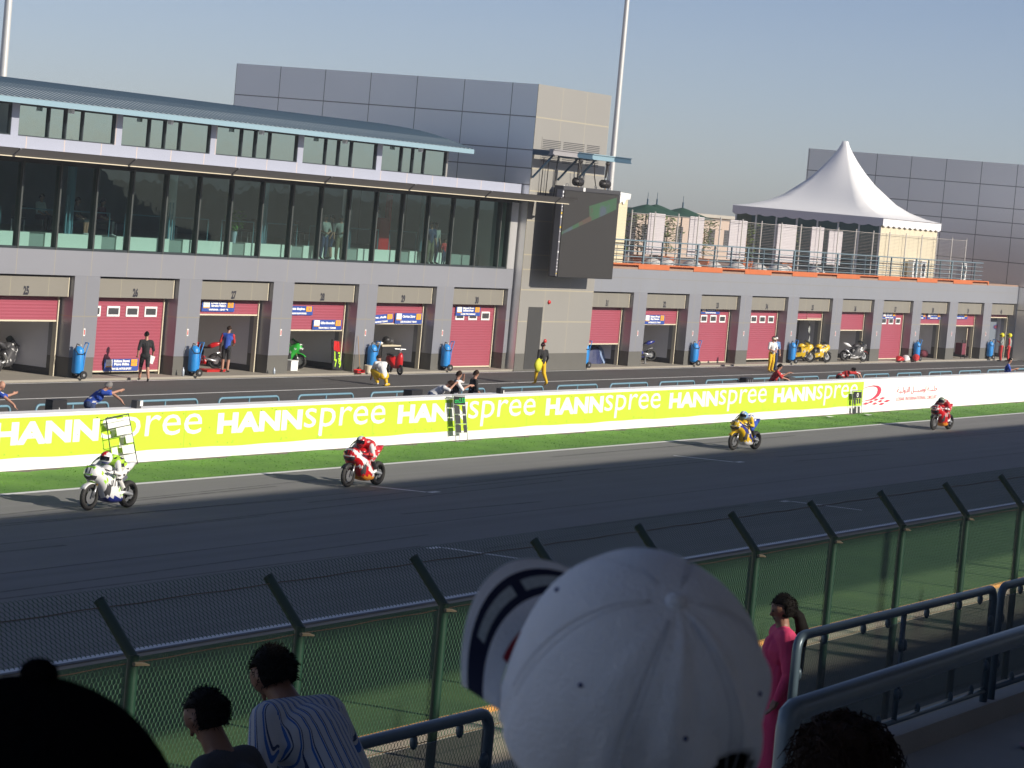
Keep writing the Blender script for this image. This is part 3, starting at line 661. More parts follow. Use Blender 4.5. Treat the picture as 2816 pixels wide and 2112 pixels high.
def barrier(x0, x1, label):
    t = thing('glass_barrier', label, 'barrier', TR @ Vector((x0+.11, 8.30, 3.42)), math.atan(DL), 'clear panel barriers along the front walkway')
    L = x1-x0; H = 1.06; r = .12
    b = MB(); pts = [(0,0,0),(0,0,H-r)]+[(r-r*math.cos(a),0,H-r+r*math.sin(a)) for a in (.4,.8,1.2,PI/2)]+[(L-r+r*math.sin(a),0,H-r+r*math.cos(a)) for a in (0,.4,.8,1.2)]+[(L,0,H-r),(L,0,0)]
    b.tube(pts, .038, 10); b.build('pipe_frame', m_pipe, t, True)
    b = MB(); b.cyl((L/2,0,.1),(L/2,0,H),.026, n=8); b.build('mid_post', m_pipe, t, True)
    b = MB(); b.cyl((0,0,.1),(L,0,.1),.026, n=8); b.build('bottom_rail', m_pipe, t, True)
    for a, c in ((.07, L/2-.05), (L/2+.05, L-.07)):
        b = MB(); b.box(a, c, -.006, .006, .15, H-.1); b.build('panel', m_panel, t)
    for x in [.05, L/2-.04, L/2+.04, L-.05]:
        for z in (.34, .76): b = MB(); b.ell((x,-.012,z), (.035,.03,.055), 8, 6); b.build('clip', m_pipe, t, True)
    for x in [L*.12, L*.3, L*.42, L*.62, L*.8, L*.92]:
        [MB().ell((x,0,zz), (.022,.028,.05), 8, 6).build('clip', m_pipe, t, True) for zz in (H-.07,.15)]
barrier(6.5, 11.1, 'clear panel pipe barrier hidden below the striped-shirt man and boy')
barrier(11.32, 16.12, 'clear panel pipe barrier left of the white cap, right of the striped shirt')
barrier(21.25, 26.09, 'clear panel pipe barrier right beside the girl in pink')
barrier(26.31, 31.2, 'clear panel pipe barrier at the right edge beyond its neighbour')
barrier(31.42, 36.3, 'clear panel pipe barrier further along, mostly outside the picture')
hr = thing('handrail', 'thick dark pipe handrail in front of the clear barriers, bottom right', 'handrail', (7.66, 3.1, 4.7))
b = MB(); b.tube([(7.66,3.1,4.72),(7.66,3.1,6.28),(7.67,3.1,6.315),(7.70,3.101,6.325),(9,3.12,6.337),(16,3.2,6.40)], .034, 14); part('pipe', b, mat('handrail_paint', (0.17,0.21,0.23), 0.35, 0.2, var=.1), hr, True)
b = MB(); b.cyl((7.66,3.1,4.70),(7.66,3.1,4.73),.09,n=16); part('foot_plate', b, m_pipe, hr)
pk = gp(*zm(2050,1300,1083)(1300,1495), 3.22)
b = MB(); lr = random.Random(2)
pts = [(lr.uniform(-.09,.09), lr.uniform(-.07,.07), lr.uniform(.0,.05)) for i in range(22)]
bm = bmesh.new(); [bm.verts.new(p) for p in pts]; bmesh.ops.convex_hull(bm, input=bm.verts)
me = bpy.data.meshes.new('litter'); bm.to_mesh(me); bm.free(); me.materials.append(mat('crumpled_wrapper', (0.45,0.30,0.32), 0.5, var=0.6, scale=14))
o = bpy.data.objects.new('litter', me); COL.objects.link(o); o.location = (pk.x-.05, min(pk.y,7.9), 3.222); tag(o, 'crumpled wrapper lying on the concrete walkway behind the barrier', 'litter')
# ================================================================ floodlight poles
m_pole = mat('pole_paint', (0.60,0.60,0.58), 0.4, 0.3)
for lab, x0, in (('tall tapering light pole rising behind the left end of the roof', 98.99), ('tall tapering light pole rising beside the beige tower', 156.86)):
    t = thing('light_pole', lab, 'pole', (x0, 78, 0), 0, 'tall light poles behind the pit building')
    b = MB(); b.cyl((0,0,0),(0,0,32),.21,.10,16); b.build('shaft', m_pole, t, True, angle=50); b = MB(); b.cyl((0,0,0),(0,0,.06),.4,n=12); b.build('base_plate', m_pole, t)
# ================================================================ video screen on the tower
Z4 = zm(1360, 480, 400); SY = 59.4
tl, tr, br, bl = yp(*Z4(1040,235), SY), yp(*Z4(1878,300), SY), yp(*Z4(1790,1600), SY), yp(*Z4(945,1580), SY)
sx0, sx1, sz0, sz1 = 115.03, 120.53, 4.27, (tl.z+tr.z)/2
scr = thing('video_screen', 'large dark video wall hanging in front of the beige tower', 'screen', (117.8, SY, sz0))
b = MB(); b.box(sx0+.0, sx1, SY+.03, SY+.45, sz0, sz1); part('case', b, M_['black'], scr)
m_scr = mat('screen_face', (0.028,0.026,0.024), 0.6)
b = MB(); b.box(sx0+.06, sx1-.03, SY, SY+.03, sz0+.03, sz1-.03); part('face', b, m_scr, scr)
m_pic = bpy.data.materials.new('picture'); m_pic.use_nodes = True; n_ = m_pic.node_tree; pb = n_.nodes['Principled BSDF']; pb.inputs['Base Color'].default_value = (.02,.02,.02,1)
tc = n_.nodes.new('ShaderNodeTexCoord'); vo = n_.nodes.new('ShaderNodeTexNoise'); vo.inputs['Scale'].default_value = 1.1; vo.inputs['Detail'].default_value = 7
cr = n_.nodes.new('ShaderNodeValToRGB'); n_.links.new(tc.outputs['Object'], vo.inputs[0]); n_.links.new(vo.outputs['Fac'], cr.inputs[0])
e = cr.color_ramp.elements; e[0].position = .36; e[0].color = (.07,.10,.13,1); e[1].position = .47; e[1].color = (.03,.13,.035,1); q_ = e.new(.58); q_.color = (.035,.12,.045,1); q_ = e.new(.64); q_.color = (.11,.06,.035,1)
n_.links.new(cr.outputs[0], pb.inputs['Emission Color']); pb.inputs['Emission Strength'].default_value = .75
b = MB()
for poly in ([(1020,870),(1015,912),(1480,700),(1440,640)], [(1440,480),(1440,640),(1480,700),(1660,620),(1850,530),(1860,350),(1700,400)]):
    V = [yp(*Z4(*p), SY) for p in poly]; b.add([(v.x, SY-.004, v.z) for v in V], [tuple(range(len(V)))[::-1]])
part('picture', b, m_pic, scr)
b = MB(); b.box(sx0-.13, sx0+.0, SY+.02, SY+.3, sz0+.05, sz1-.0, 0); rnd = random.Random(8)
for i in range(26):
    z = sz0+.15+i*.155; b.box(sx0-.12, sx0-.02, SY+.01, SY+.02, z, z+rnd.choice([.03,.05,.08]), rnd.choice([1,1,2,0,1]))
part('cable_strip', b, [mat('grey_strip', (0.16,0.16,0.18), 0.5), M_['whitecloth'], M_['yellow']], scr)
b = MB(); b.box(sx0-.14, sx1+.0, SY-.02, SY+.42, sz1, sz1+.17, 0); xw = yp(*Z4(1360,240), SY).x; b.box(xw-.1, xw+.1, SY-.025, SY-.02, sz1-.0, sz1+.165, 1); part('top_case', b, [M_['dark'], M_['white']], scr)
for i in range(4): x = sx0+.4+i*1.4; b = MB(); b.tube([(x-.12,SY+.1,sz1+.17),(x-.12,SY+.1,sz1+.27),(x+.12,SY+.1,sz1+.27),(x+.12,SY+.1,sz1+.17)], .015); part('lifting_eye', b, M_['steel'], scr)
# white sheet draped over the right-hand top of the screen
b = MB(); N = 9; vs = []; wr = random.Random(5)
for i in range(N):
    x = sx1-1.2+1.2*i/(N-1)
    for y, z in ((SY+.5,sz1+.19),(SY+.1,sz1+.205+wr.uniform(-.015,.015)),(SY-.03,sz1+.19)): vs.append((x,y,z))
b.add(vs, [(i*3+j,i*3+j+1,i*3+j+4,i*3+j+3) for i in range(N-1) for j in range(2)])
# crane beam
Zt = zm(1400, 220, 360); BY = 59.5
xs = [yp(*Zt(x, y), BY) for x, y in ((720,1180),(1130,1215),(1385,1245),(1755,1285),(2035,1310))]; zt = [v.z for v in xs]; zmn = sum(zt)/5
hb = yp(*Zt(2035,1310), BY).z-yp(*Zt(2030,1405), BY).z
crane = thing('crane_beam', 'teal steel hoist beam bracketed out from the tower above the screen', 'beam', (xs[2].x, BY, zmn))
m_bl = mat('beam_light', (0.22,0.34,0.40), 0.45); m_bd = mat('beam_dark', (0.03,0.075,0.12), 0.5); m_bg = mat('beam_grey', (0.30,0.29,0.30), 0.5)  # segment tones paint lit and shaded stretches onto one beam
for i, mm in enumerate((m_bg, m_bd, m_bl, m_bd)):
    b = MB(); z = zmn; b.box(xs[i].x, xs[i+1].x-.002, BY-.14, BY+.14, z-hb, z-hb+.04); b.box(xs[i].x, xs[i+1].x-.002, BY-.14, BY+.14, z-.04, z); b.box(xs[i].x, xs[i+1].x-.002, BY-.09, BY+.09, z-hb+.041, z-.041); part('beam', b, mm, crane)
for x in (xs[0].x+.5, xs[1].x+.6, xs[2].x+.8):
    b = MB(); b.box(x-.1, x+.1, BY+.141, TWY-.002, zmn-.3, zmn-.06); b.cyl((x,TWY-.05,zmn-1.3),(x,BY+.2,zmn-.3),.05); part('bracket', b, m_bd, crane)
m_dr = mat('hoist_black', (0.02,0.018,0.018), 0.5)
for n2, (px, py) in enumerate(((1270,110),(1680,145))):
    c = yp(*Z4(px,py), BY); h = thing('chain_hoist', ('black chain hoist hanging at the middle of the crane beam','black chain hoist hanging at the right end of the crane beam')[n2], 'hoist', (c.x, BY, sz1+.2), 0, 'chain hoists above the screen')
    zb_ = zmn-hb
    b = MB(); b.ell((c.x,BY,c.z),(.42,.22,.17),16,10); b.cyl((c.x-.25,BY,c.z),(c.x+.25,BY,c.z),.19,n=14); part('drum', b, m_dr, h, True, angle=50)
    b = MB(); b.cyl((c.x-.08,BY,c.z+.1),(c.x-.03,BY,zb_),.045 if n2 == 0 else .02); b.cyl((c.x+.2,BY,c.z),(c.x+.25,BY,zb_),.018); part('chain', b, m_dr, h)
    b = MB(); b.tube([(c.x,BY,c.z-.15),(c.x+.1,BY,c.z-.28),(c.x,BY,c.z-.33),(c.x-.09,BY,c.z-.26)], .03); part('hook', b, M_['wood'], h)
    b = MB(); b.ell((c.x+.1,BY,zb_-.12),(.14,.1,.12),8,6); b.cyl((c.x+.1,BY,zb_-.2),(c.x+.02,BY,zb_-.75),.07,.03); part('trolley', b, m_dr, h)
b = MB()
for x in (114.9, 115.4, 116.2): b.cyl((x,TWY-.15,zmn-.4),(x+.03,TWY-.1,sz1-.4),.022)
b.tube([(117.9,BY,zmn-.4),(118.0,BY,zmn-1.0),(118.35,BY,zmn-1.7),(118.9,BY,zmn-1.95),(119.3,BY,zmn-1.9)], .022)
tag(b.build('cables', m_dr), 'dark cables hanging loose from the crane beam beside the screen', 'cables')
# ================================================================ terrace things
m_trail = mat('terrace_rail', (0.16,0.23,0.27), 0.45)
rl = thing('terrace_railing', 'blue-grey five-bar railing along the terrace edge above the garages', 'railing', (122, 61.6, 4.8))
for i in range(5):
    b = MB(); b.cyl((121.5,61.6,5.02+.258*i),(177.2,61.6,5.02+.258*i),.022 if i < 4 else .035, n=6); part('bar', b, m_trail, rl)
for i in range(28):
    x = 121.9+2.07*i; w = .07 if i % 3 == 0 else .025
    if x < 177.2:
        b = MB(); b.box(x-w, x+w, 61.56, 61.64, 4.8, 6.04); part('post', b, m_trail, rl)
tf = thing('windbreak_fence', 'tall wire fence on thin pale posts behind the terrace railing', 'fence', (122, 62.2, 4.8))
m_tp = mat('pale_post', (0.50,0.48,0.45), 0.5); txs = [127.9,130.5,133.2,135.6,138.3,141.1,143.6,146.3,149.0,151.7,154.4,157.1,159.8,162.4,165.1,167.8,170.4,173.1,175.7]
for x in txs: b = MB(); b.cyl((x,62.3,4.8),(x,62.3,7.5),.035,n=6); part('post', b, m_tp, tf)
b = MB()
for i in range(30): b.cyl((127.9,62.3,4.95+.083*i),(175.7,62.3,4.95+.083*i),.006 if i < 29 else .02,n=3)
part('wires', b, m_tp, tf)
for n2, (xa_, xb_) in enumerate(((130.25,132.1),(135.05,136.75),(140.0,142.2),(146.25,148.9),(151.05,152.8),(153.6,155.6))):
    lab = ['first', 'second', 'third', 'fourth', 'fifth', 'last'][n2]
    b = MB(); b.box(xa_, xb_, 62.5, 62.55, 5.38, 7.42 if n2 < 5 else 7.3)
    for z in (5.9,6.4,6.9): b.box(xa_+.01, xb_-.01, 62.49, 62.5, z, z+.02)
    tag(b.build('cloth_screen', mat('panel_cloth', (0.50,0.47,0.49), 0.8, var=0.06, scale=2)), f'white cloth sheet hung behind the terrace fence, {lab} counting from the video wall', 'cloth', 'white cloth sheets on the terrace')
m_pot = mat('orange_pot', (0.55,0.16,0.06), 0.8); pm = random.Random(11)
m_leaf = mat('palm_leaf', (0.10,0.16,0.03), 0.7, var=0.3, scale=5)
for n2, x in enumerate((129.2,131.4,134.7,139.2,144.6,150.2)):
    t = thing('potted_plant', 'leafy shrub in a square orange pot on the terrace, '+['beside the cream pier','left of the seated person','right of the seated person','midway along the row','past the middle of the row','nearest the white tent'][n2], 'plant', (x, 63.5, 4.8), pm.uniform(0,1), 'orange potted plants on the terrace')
    b = MB(); b.loft([[(-.25,-.25,0),(.25,-.25,0),(.25,.25,0),(-.25,.25,0)],[(-.32,-.32,.5),(.32,-.32,.5),(.32,.32,.5),(-.32,.32,.5)]]); b.build('pot', m_pot, t)
    b = MB(); b.tube([(0,0,.4),(.04,.02,1.2),(0,.05,2.0)], [.05,.04,.02]); b.build('stem', M_['wood'], t)
    b = MB()
    for i in range(260):
        c = Vector((pm.gauss(0,.28), pm.gauss(0,.28), pm.uniform(.7,2.5))); a = pm.uniform(0,2*PI); u = Vector((math.cos(a),math.sin(a),pm.uniform(-.6,.6)))*pm.uniform(.1,.22); v = Vector((-math.sin(a),math.cos(a),.3))*.045
        b.add([c-u,c+v,c+u,c-v], [(0,1,2,3)])
    b.build('foliage', m_leaf, t)
for n2, x in enumerate((131.9,134.0,136.6,139.7,142.2,145.6,147.6,149.2,153.2)):
    b = MB(); b.ell((0,0,0),(.55,.5,.34),14,6,v1=.5); b.cyl((0,0,-.06),(0,0,.0),.55,n=14)
    o = b.build('white_pouf', mat('pouf_white', (0.62,0.60,0.58), 0.7), None, True); o.location = (x, 62.9+.25*(n2 % 2), 4.865)
    tag(o, 'low white domed pouf on the terrace floor behind the railing', 'pouf', 'white poufs on the terrace')
pier = thing('terrace_pier', 'cream slatted pier with a white top just right of the video screen', 'pier', (126.3, 62, 4.8))
b = MB(); b.box(125.75, 126.72, 62, 63.2, 4.8, 8.0, 0); 
for i in range(20): b.box(125.76, 126.71, 61.99, 62.0, 4.95+.155*i, 4.97+.155*i, 1)
part('body', b, [mat('cream_boards', (0.62,0.55,0.38), 0.7), M_['cream']], pier)
b = MB(); b.loft([[(124.3,61.9,8.2),(126.85,61.9,8.2),(126.85,63.3,8.2),(124.3,63.3,8.2)],[(124.2,61.9,8.32),(126.75,61.9,8.24),(126.75,63.3,8.24),(124.2,63.3,8.32)]]); b.prism([(125.72,7.75),(126.0,7.85),(126.15,7.7),(126.4,7.95),(126.8,7.98),(126.85,8.2),(125.72,8.2)], 61.93, 61.98); part('white_top', b, M_['white'], pier)
# marquee
TX0, TX1, TY0, TY1 = 161.43, 170.9, 62.5, 71.8; tcx, tcy = (TX0+TX1)/2, (TY0+TY1)/2
tent = thing('marquee', 'white peaked pagoda marquee with cream side walls on the terrace', 'tent', (tcx, tcy, 4.8))
m_tent = mat('tent_pvc', (0.97,0.97,0.97), 0.55); tn = m_tent.node_tree; tp_ = tn.nodes['Principled BSDF']; tl_ = tn.nodes.new('ShaderNodeBsdfTranslucent'); tl_.inputs[0].default_value = (.9,.9,.9,1); ms_ = tn.nodes.new('ShaderNodeMixShader'); ms_.inputs[0].default_value = .15; tn.links.new(tp_.outputs[0], ms_.inputs[1]); tn.links.new(tl_.outputs[0], ms_.inputs[2]); tn.links.new(ms_.outputs[0], tn.nodes['Material Output'].inputs[0])
prof_t = [(1.0,0),(.86,.035),(.71,.105),(.58,.20),(.48,.31),(.36,.44),(.25,.59),(.16,.73),(.088,.86),(.05,.94),(.033,1.0)]
b = MB(); rings = []; S = 8; hx = (TX1-TX0)/2+.15
for rr, hh in prof_t:
    ring = []
    for side in range(4):
        for k in range(S):
            u = -1+2*k/S; c = [(u,-1),(1,u),(-u,1),(-1,-u)][side]
            ln = math.hypot(*c); rd = .6*(1-rr)+.0; f = (1-rd)+rd*(1.0/ln)
            sag = 1-.10*(1-u*u)*math.sin(PI*min(1,(1-rr)*1.3))
            ring.append((tcx+c[0]*f*sag*rr*hx, tcy+c[1]*f*sag*rr*hx, 8.27+hh*4.42))
    rings.append(ring)
b.loft(rings, caps=False); e_ = rings[-1]; o_ = len(b.v); b.add(e_, [tuple(range(len(e_)))]); part('roof', b, m_tent, tent, True)
m_val = mat('valance', (0.70,0.70,0.72), 0.6)
for (ax, ay, bx, by) in ((TX0-.15,TY0-.15,TX1+.15,TY0-.15),(TX0-.15,TY1+.15,TX0-.15,TY0-.15),(TX1+.15,TY0-.15,TX1+.15,TY1+.15),(TX1+.15,TY1+.15,TX0-.15,TY1+.15)):
    b = MB(); n2 = 64; V1 = []; V2 = []
    for i in range(n2+1):
        t = i/n2; V1.append((ax+(bx-ax)*t, ay+(by-ay)*t, 8.27)); V2.append((ax+(bx-ax)*t, ay+(by-ay)*t, 7.86-.10*abs(math.sin(t*PI*11))))
    b.add(V1+V2, [(i, n2+1+i, n2+2+i, i+1) for i in range(n2)]); part('valance', b, m_val, tent)
m_side = add_lines(mat('cream_sidewall', (0.60,0.54,0.40), 0.7), 0, .79, TX0, .035, (0.42,0.38,0.28))
b = MB(); b.box(TX0, TX1, TY0, TY0+.05, 4.8, 8.0); b.box(TX1-.05, TX1, TY0+.05, TY1, 4.8, 8.0); b.box(TX0, TX1, TY1-.05, TY1, 4.8, 8.0); part('side_wall', b, m_side, tent)
b = MB(); b.box(TX0+2.2, TX0+2.3, TY0+.1, TY1-.1, 4.8, 8.0); part('inner_wall', b, M_['teal'], tent)
for i in range(8): y = TY0+.06+(TY1-TY0-.12)*i/7; b = MB(); b.box(TX0-.03, TX0+.07, y-.05, y+.05, 4.8, 8.2); part('pole', b, M_['alu'], tent)
b = MB(); b.add([(TX0+.02,TY0+.1,4.85),(TX0+.02,TY1-.1,4.85),(TX0+.02,TY1-.1,8.0),(TX0+.02,TY0+.1,8.0)], [(0,1,2,3)]); part('clear_wall', b, glass_mat('tent_glass', (0.35,0.45,0.48), 1.4), tent)
for n2, x in enumerate((166.3, 167.7, 174.9)):
    t = thing('aircon_unit', ['white air conditioner unit standing left against the cream tent wall','white air conditioner unit standing right against the cream tent wall','white air conditioner unit standing right of the tent'][n2], 'air conditioner', (x, 62.15, 4.8), 0, 'air conditioner units beside the tent')
    b = MB(); b.box(-.42,.42,-.17,.17,.12,1.15); b.build('casing', M_['white'], t)
    b = MB(); b.cyl((0,-.175,.75),(0,-.19,.75),.28,n=18); b.cyl((0,-.175,.34),(0,-.185,.34),.18,n=18); b.build('fan_grille', M_['dark'], t)
    b = MB(); b.box(-.35,-.28,-.15,.15,0,.12); b.box(.28,.35,-.15,.15,0,.12); b.build('feet', M_['dark'], t)
# dark green umbrellas far behind the terrace
for n2, (x, z) in enumerate(((166.29,7.85),(167.64,7.9),(171.53,7.84))):
    t = thing('green_canopy', ['leftmost dark green peaked canopy beyond the terrace','dark green peaked canopy beyond the terrace, between two others','rightmost dark green peaked canopy beyond the terrace'][n2], 'canopy', (x, 80, 0), .3, 'dark green peaked canopies')
    b = MB(); n_s = 16; rg = []
    for rr, hh in ((2.3,-.62),(1.6,-.5),(.9,-.28),(.4,-.1),(.05,.0)): rg.append([(rr*math.cos(2*PI*i/n_s), rr*math.sin(2*PI*i/n_s), z+hh+.02*math.cos(8*PI*i/n_s)*rr) for i in range(n_s)])
    b.loft(rg, caps=False); b.build('cover', mat('canopy_green', (0.02,0.07,0.045), 0.7), t, True)
    b = MB(); b.cyl((0,0,0),(0,0,z+.35),.05); b.cyl((0,0,z+.3),(0,0,z+.75),.015); b.build('pole', m_bd, t)
    b = MB(); b.box(-1.9,1.9,-1.9,1.9,4.5,4.6); b.build('deck', m_conc, t)
# low buildings and palms behind the terrace, seen through the wire fence
hs = thing('villa', 'low sand-coloured house seen through the terrace fence', 'house', (205, 96, 0))
b = MB(); b.box(198, 230, 96, 108, 0, 7.3, 0)
for i in range(10): b.box(199+3*i, 200.2+3*i, 95.97, 96.0, 5.2, 6.4, 1)
part('wall', b, [mat('villa_render', (0.45,0.36,0.30), 0.8), M_['dark']], hs)
b = MB(); b.box(197.6, 230.4, 95.6, 108.4, 7.3, 7.55); part('roof', b, M_['conc'], hs)
def palm(x, y, h, lab, s=1.0):
    t = thing('palm_tree', lab, 'tree', (x, y, 0), 0, 'palms behind the terrace')
    b = MB(); b.tube([(0,0,0),(.08,0,h*.5),(.02,.05,h)], [.2,.15,.12], 8); b.build('trunk', M_['wood'], t, True)
    b = MB()
    for i in range(26):
        a = i*2.4; el = pm.uniform(-.2,1.2); L = pm.uniform(1.5,2.1)*s; prev = Vector((0,0,h)); d = Vector((math.cos(a)*math.cos(el), math.sin(a)*math.cos(el), math.sin(el)))
        for k in range(7):
            nx = prev+d*L/7; d = (d+Vector((0,0,-.16))).normalized(); sd = Vector((-math.sin(a),math.cos(a),0))
            for sg in (-1,1):
                lw = .38*(1-abs(k-3)/5.0)*s; b.add([prev, prev+sd*sg*lw+Vector((0,0,-.12)), nx+sd*sg*lw*.9+d*.1+Vector((0,0,-.12)), nx], [(0,1,2,3)])
            prev = nx
    b.build('crown', m_leaf, t)
for i, (x, y, h) in enumerate(((160,84,6.6),(165,86,6.3),(172,88,6.8),(180,92,6.6))): palm(x, y, h, 'palm tree behind the terrace fence, '+['nearest the screen','second from the screen','third from the screen','nearest the tent'][i])
# ================================================================ PEOPLE: one continuous remeshed body each
BODIES = []
DEF = dict(pel=(0,0,.96), chest=(0,.0,1.30), neck=(0,.0,1.47), head=(0,.03,1.635),
    shL=(-.19,0,1.42), elL=(-.25,-.03,1.14), wrL=(-.26,.06,.90), haL=(-.26,.10,.81), shR=(.19,0,1.42), elR=(.25,-.03,1.14), wrR=(.26,.06,.90), haR=(.26,.10,.81),
    hiL=(-.09,0,.93), knL=(-.10,.03,.51), anL=(-.10,-.02,.09), toL=(-.12,.15,.035), hiR=(.09,0,.93), knR=(.10,.03,.51), anR=(.10,-.02,.09), toR=(.12,.15,.035))
def lean(J, ang, about='pel', keys=('chest','neck','head','shL','shR','elL','elR','wrL','wrR','haL','haR')):
    """tilt the upper body forward by ang degrees round the pelvis"""
    J = dict(J); c = Vector(J[about]); R = Matrix.Rotation(-rad(ang), 3, 'X')
    for k in keys: J[k] = tuple(c + R @ (Vector(J[k])-c))
    return J
def pose(**kw): J = dict(DEF); J.update(kw); return J
def capsule(b, p0, p1, r0, r1, n=10):
    p0, p1 = Vector(p0), Vector(p1); b.cyl(p0, p1, r0, r1, n); b.ell(p0, r0, n, 6); b.ell(p1, r1, n, 6)
def person(label, loc, rz, J, c, hair='hairk', cap=None, helmet=None, vox=.016, face=0.0, sc=1.0, group=None, hands=True, hl=1.0, build=1.08, name='person', look=None):
    """c: dict of material names for skin, top, sleeve, low, shoe; face: yaw of the head in degrees"""
    V = {k: Vector(v) for k, v in J.items()}
    t = thing(name, label, 'person', loc, rz, group, scale=sc)
    mats = [M_[c.get('skin','skin')], M_[c['top']], M_[c.get('sleeve', c['top'])], M_[c['low']], M_[c.get('shoe','black')], M_['black'], M_[c.get('calf', c['low'])], M_[c.get('fore','skin' if c.get('skin') is None else c['skin'])], M_[c.get('glove', c.get('skin','skin'))]]+([M_[c['patch'][0]]] if 'patch' in c else [])
    P = []   # p0,p1,r0,r1,mat,priority
    loose = 1.0 if c.get('calf') else 1.22
    def cap_(a, b_, r0, r1, m, pr=0.0): P.append((Vector(a), Vector(b_), r0, r1, m, pr))
    w = build
    cap_(V['pel'], V['chest'], .125*w, .135*w, 1); cap_(V['pel']+Vector((-.05,0,-.02)), V['pel']+Vector((.05,0,-.02)), .115*w, .115*w, 3)
    mid = (V['shL']+V['shR'])/2
    cap_(V['chest']+(V['shL']-mid)*.4, V['chest']+(V['shR']-mid)*.4, .115*w, .115*w, 1)
    cap_(V['shL']*.86+mid*.14, V['shR']*.86+mid*.14, .072*w, .072*w, 1)
    cap_(V['chest'], V['neck']-Vector((0,0,.04)), .11*w, .07*w, 1)
    cap_(V['neck']-Vector((0,0,.02)), V['head'], .066, .056, 0)
    for s in 'LR':
        cap_(V['sh'+s], V['el'+s], (.066*w), .054*w, 2); cap_(V['el'+s], V['wr'+s], .043*w, .029*w, 7)
        cap_(V['hi'+s], V['kn'+s], .092*w, .066*w*loose, 3); cap_(V['kn'+s], V['an'+s]+(V['kn'+s]-V['an'+s])*.06, .062*w*loose, .042*w*loose*1.1, 6)
        cap_(V['an'+s]+Vector((0,0,-.03)), V['to'+s], .042, .034, 4)
        wr, ha = V['wr'+s], V['ha'+s]; d = (ha-wr); d.normalize()
        cap_(wr, wr+d*.07, .03, .036, 8)
        if hands:
            sd = d.cross(Vector((0,1,0.2))); sd = sd.normalized() if sd.length > .1 else Vector((1,0,0))
            cu = d.cross(sd)*(-.012)
            for q, ln in ((-1.5,.075),(-.5,.088),(.5,.085),(1.5,.062)):
                base = wr+d*.085+sd*q*.019; cap_(base, base+d*ln*.6+cu, .0115, .010, 8); cap_(base+d*ln*.6+cu, base+d*ln+cu*2.6, .010, .008, 8)
            b0 = wr+d*.03+sd*(-.03 if s == 'L' else .03); cap_(b0, b0+d*.05+sd*(-.03 if s == 'L' else .03), .013, .010, 8)
    # head turned by `face`
    up = (V['head']-V['neck']).normalized()
    fw = Vector(look) if look else Vector((-math.sin(rad(face)), math.cos(rad(face)), 0)); fw = (fw-up*fw.dot(up)).normalized() if not look else fw.normalized()
    if look: up = (up-fw*up.dot(fw)).normalized()
    rt = fw.cross(up); HM = Matrix((rt, fw, up)).transposed(); hc = V['head']
    def hp(x, y, z): return hc + HM @ Vector((x*hl, y*hl, z*hl))
    cap_(hp(0,-.012,.035), hp(0,.012,.035), .082*hl, .084*hl, 0, .002); cap_(hp(0,.0,.0), hp(0,.035,-.055), .07*hl, .045*hl, 0, .002); cap_(hp(0,.01,.06), hp(0,-.02,.065), .07*hl, .07*hl, 0, .002)
    cap_(hp(0,.085,.02), hp(0,.104,-.018), .009, .014, 0, .003)
    for s in (-1,1):
        cap_(hp(s*.083,-.005,.015), hp(s*.087,-.015,-.02), .012, .010, 0); cap_(hp(s*.03,.083,.022), hp(s*.034,.083,.022), .011, .011, 5, .006)
    cap_(hp(-.018,.080,-.048), hp(.018,.080,-.048), .006, .006, 5, .003)
    b = MB()
    for p0, p1, r0, r1, m, pr in P: capsule(b, p0, p1, r0, r1)
    o = b.build('body', mats, t); BODIES.append((o, P, vox)); o['patchy'] = c['patch'][1] if 'patch' in c else 0.0
    if hair and not helmet:
        h = MB(); h.ell((0,0,0), (.091*hl,.104*hl,.112*hl), 16, 10, v1=.56)
        for i, v in enumerate(h.v):
            x, y, z = v; k = 1+.05*math.sin(37*x+21*y+13*z)
            if z < .02*hl and y > .02*hl: y = .02*hl+ (y-.02*hl)*.55
            if y < -.03*hl and z < .0: z -= .055*hl*min(1,(-y-.03*hl)/(.05*hl))
            h.v[i] = tuple(hp(x*k/hl, (y*k-.006)/hl, (z*k+.04)/hl))
        h.build('hair', M_[hair], t, True)
    if cap:
        h = MB(); h.ell((0,0,0), (.098,.112,.10), 16, 7, v1=.5); h.v = [tuple(hp(x, y, z+.034)) for x, y, z in h.v]
        o1 = len(h.v); n = 8; V1 = []
        for i in range(n+1):
            a = PI*(.12+.76*i/n); V1 += [hp(.095*math.cos(a), .10*math.sin(a), .041), hp(.088*math.cos(a), .10+.085*math.sin(a), .024)]
        h.add(V1+[v+up*.006 for v in V1], [(2*i, 2*i+1, 2*i+3, 2*i+2) for i in range(n)]+[(2*n+2+2*i, 2*n+4+2*i, 2*n+5+2*i, 2*n+3+2*i) for i in range(n)])
        h.build('cap', M_[cap], t, True)
    if helmet:
        h = MB(); h.ell((0,0,0), (.135,.155,.145), 20, 14); vz = []
        for i, v in enumerate(h.v):
            x, y, z = v
            if z < -.04 : y *= 1.0+(.10 if y > 0 else -.05)
            h.v[i] = tuple(hp(x, y-.005, z+.02))
        for k, f in enumerate(h.f):
            q = sum((HM.transposed() @ (Vector(h.v[i])-hc) for i in f), Vector())/len(f)
            if q.y > .055 and -.035 < q.z < .06: h.m[k] = 1
            elif abs(q.x) < .055 and q.z > .06: h.m[k] = 2
            elif q.z < -.06 or q.y < -.11: h.m[k] = 3 if len(helmet) > 2 else 0
        h.build('helmet', [M_[helmet[0]], M_['visor'], M_[helmet[1]]]+([M_[helmet[2]]] if len(helmet) > 2 else []), t, True)
    return t
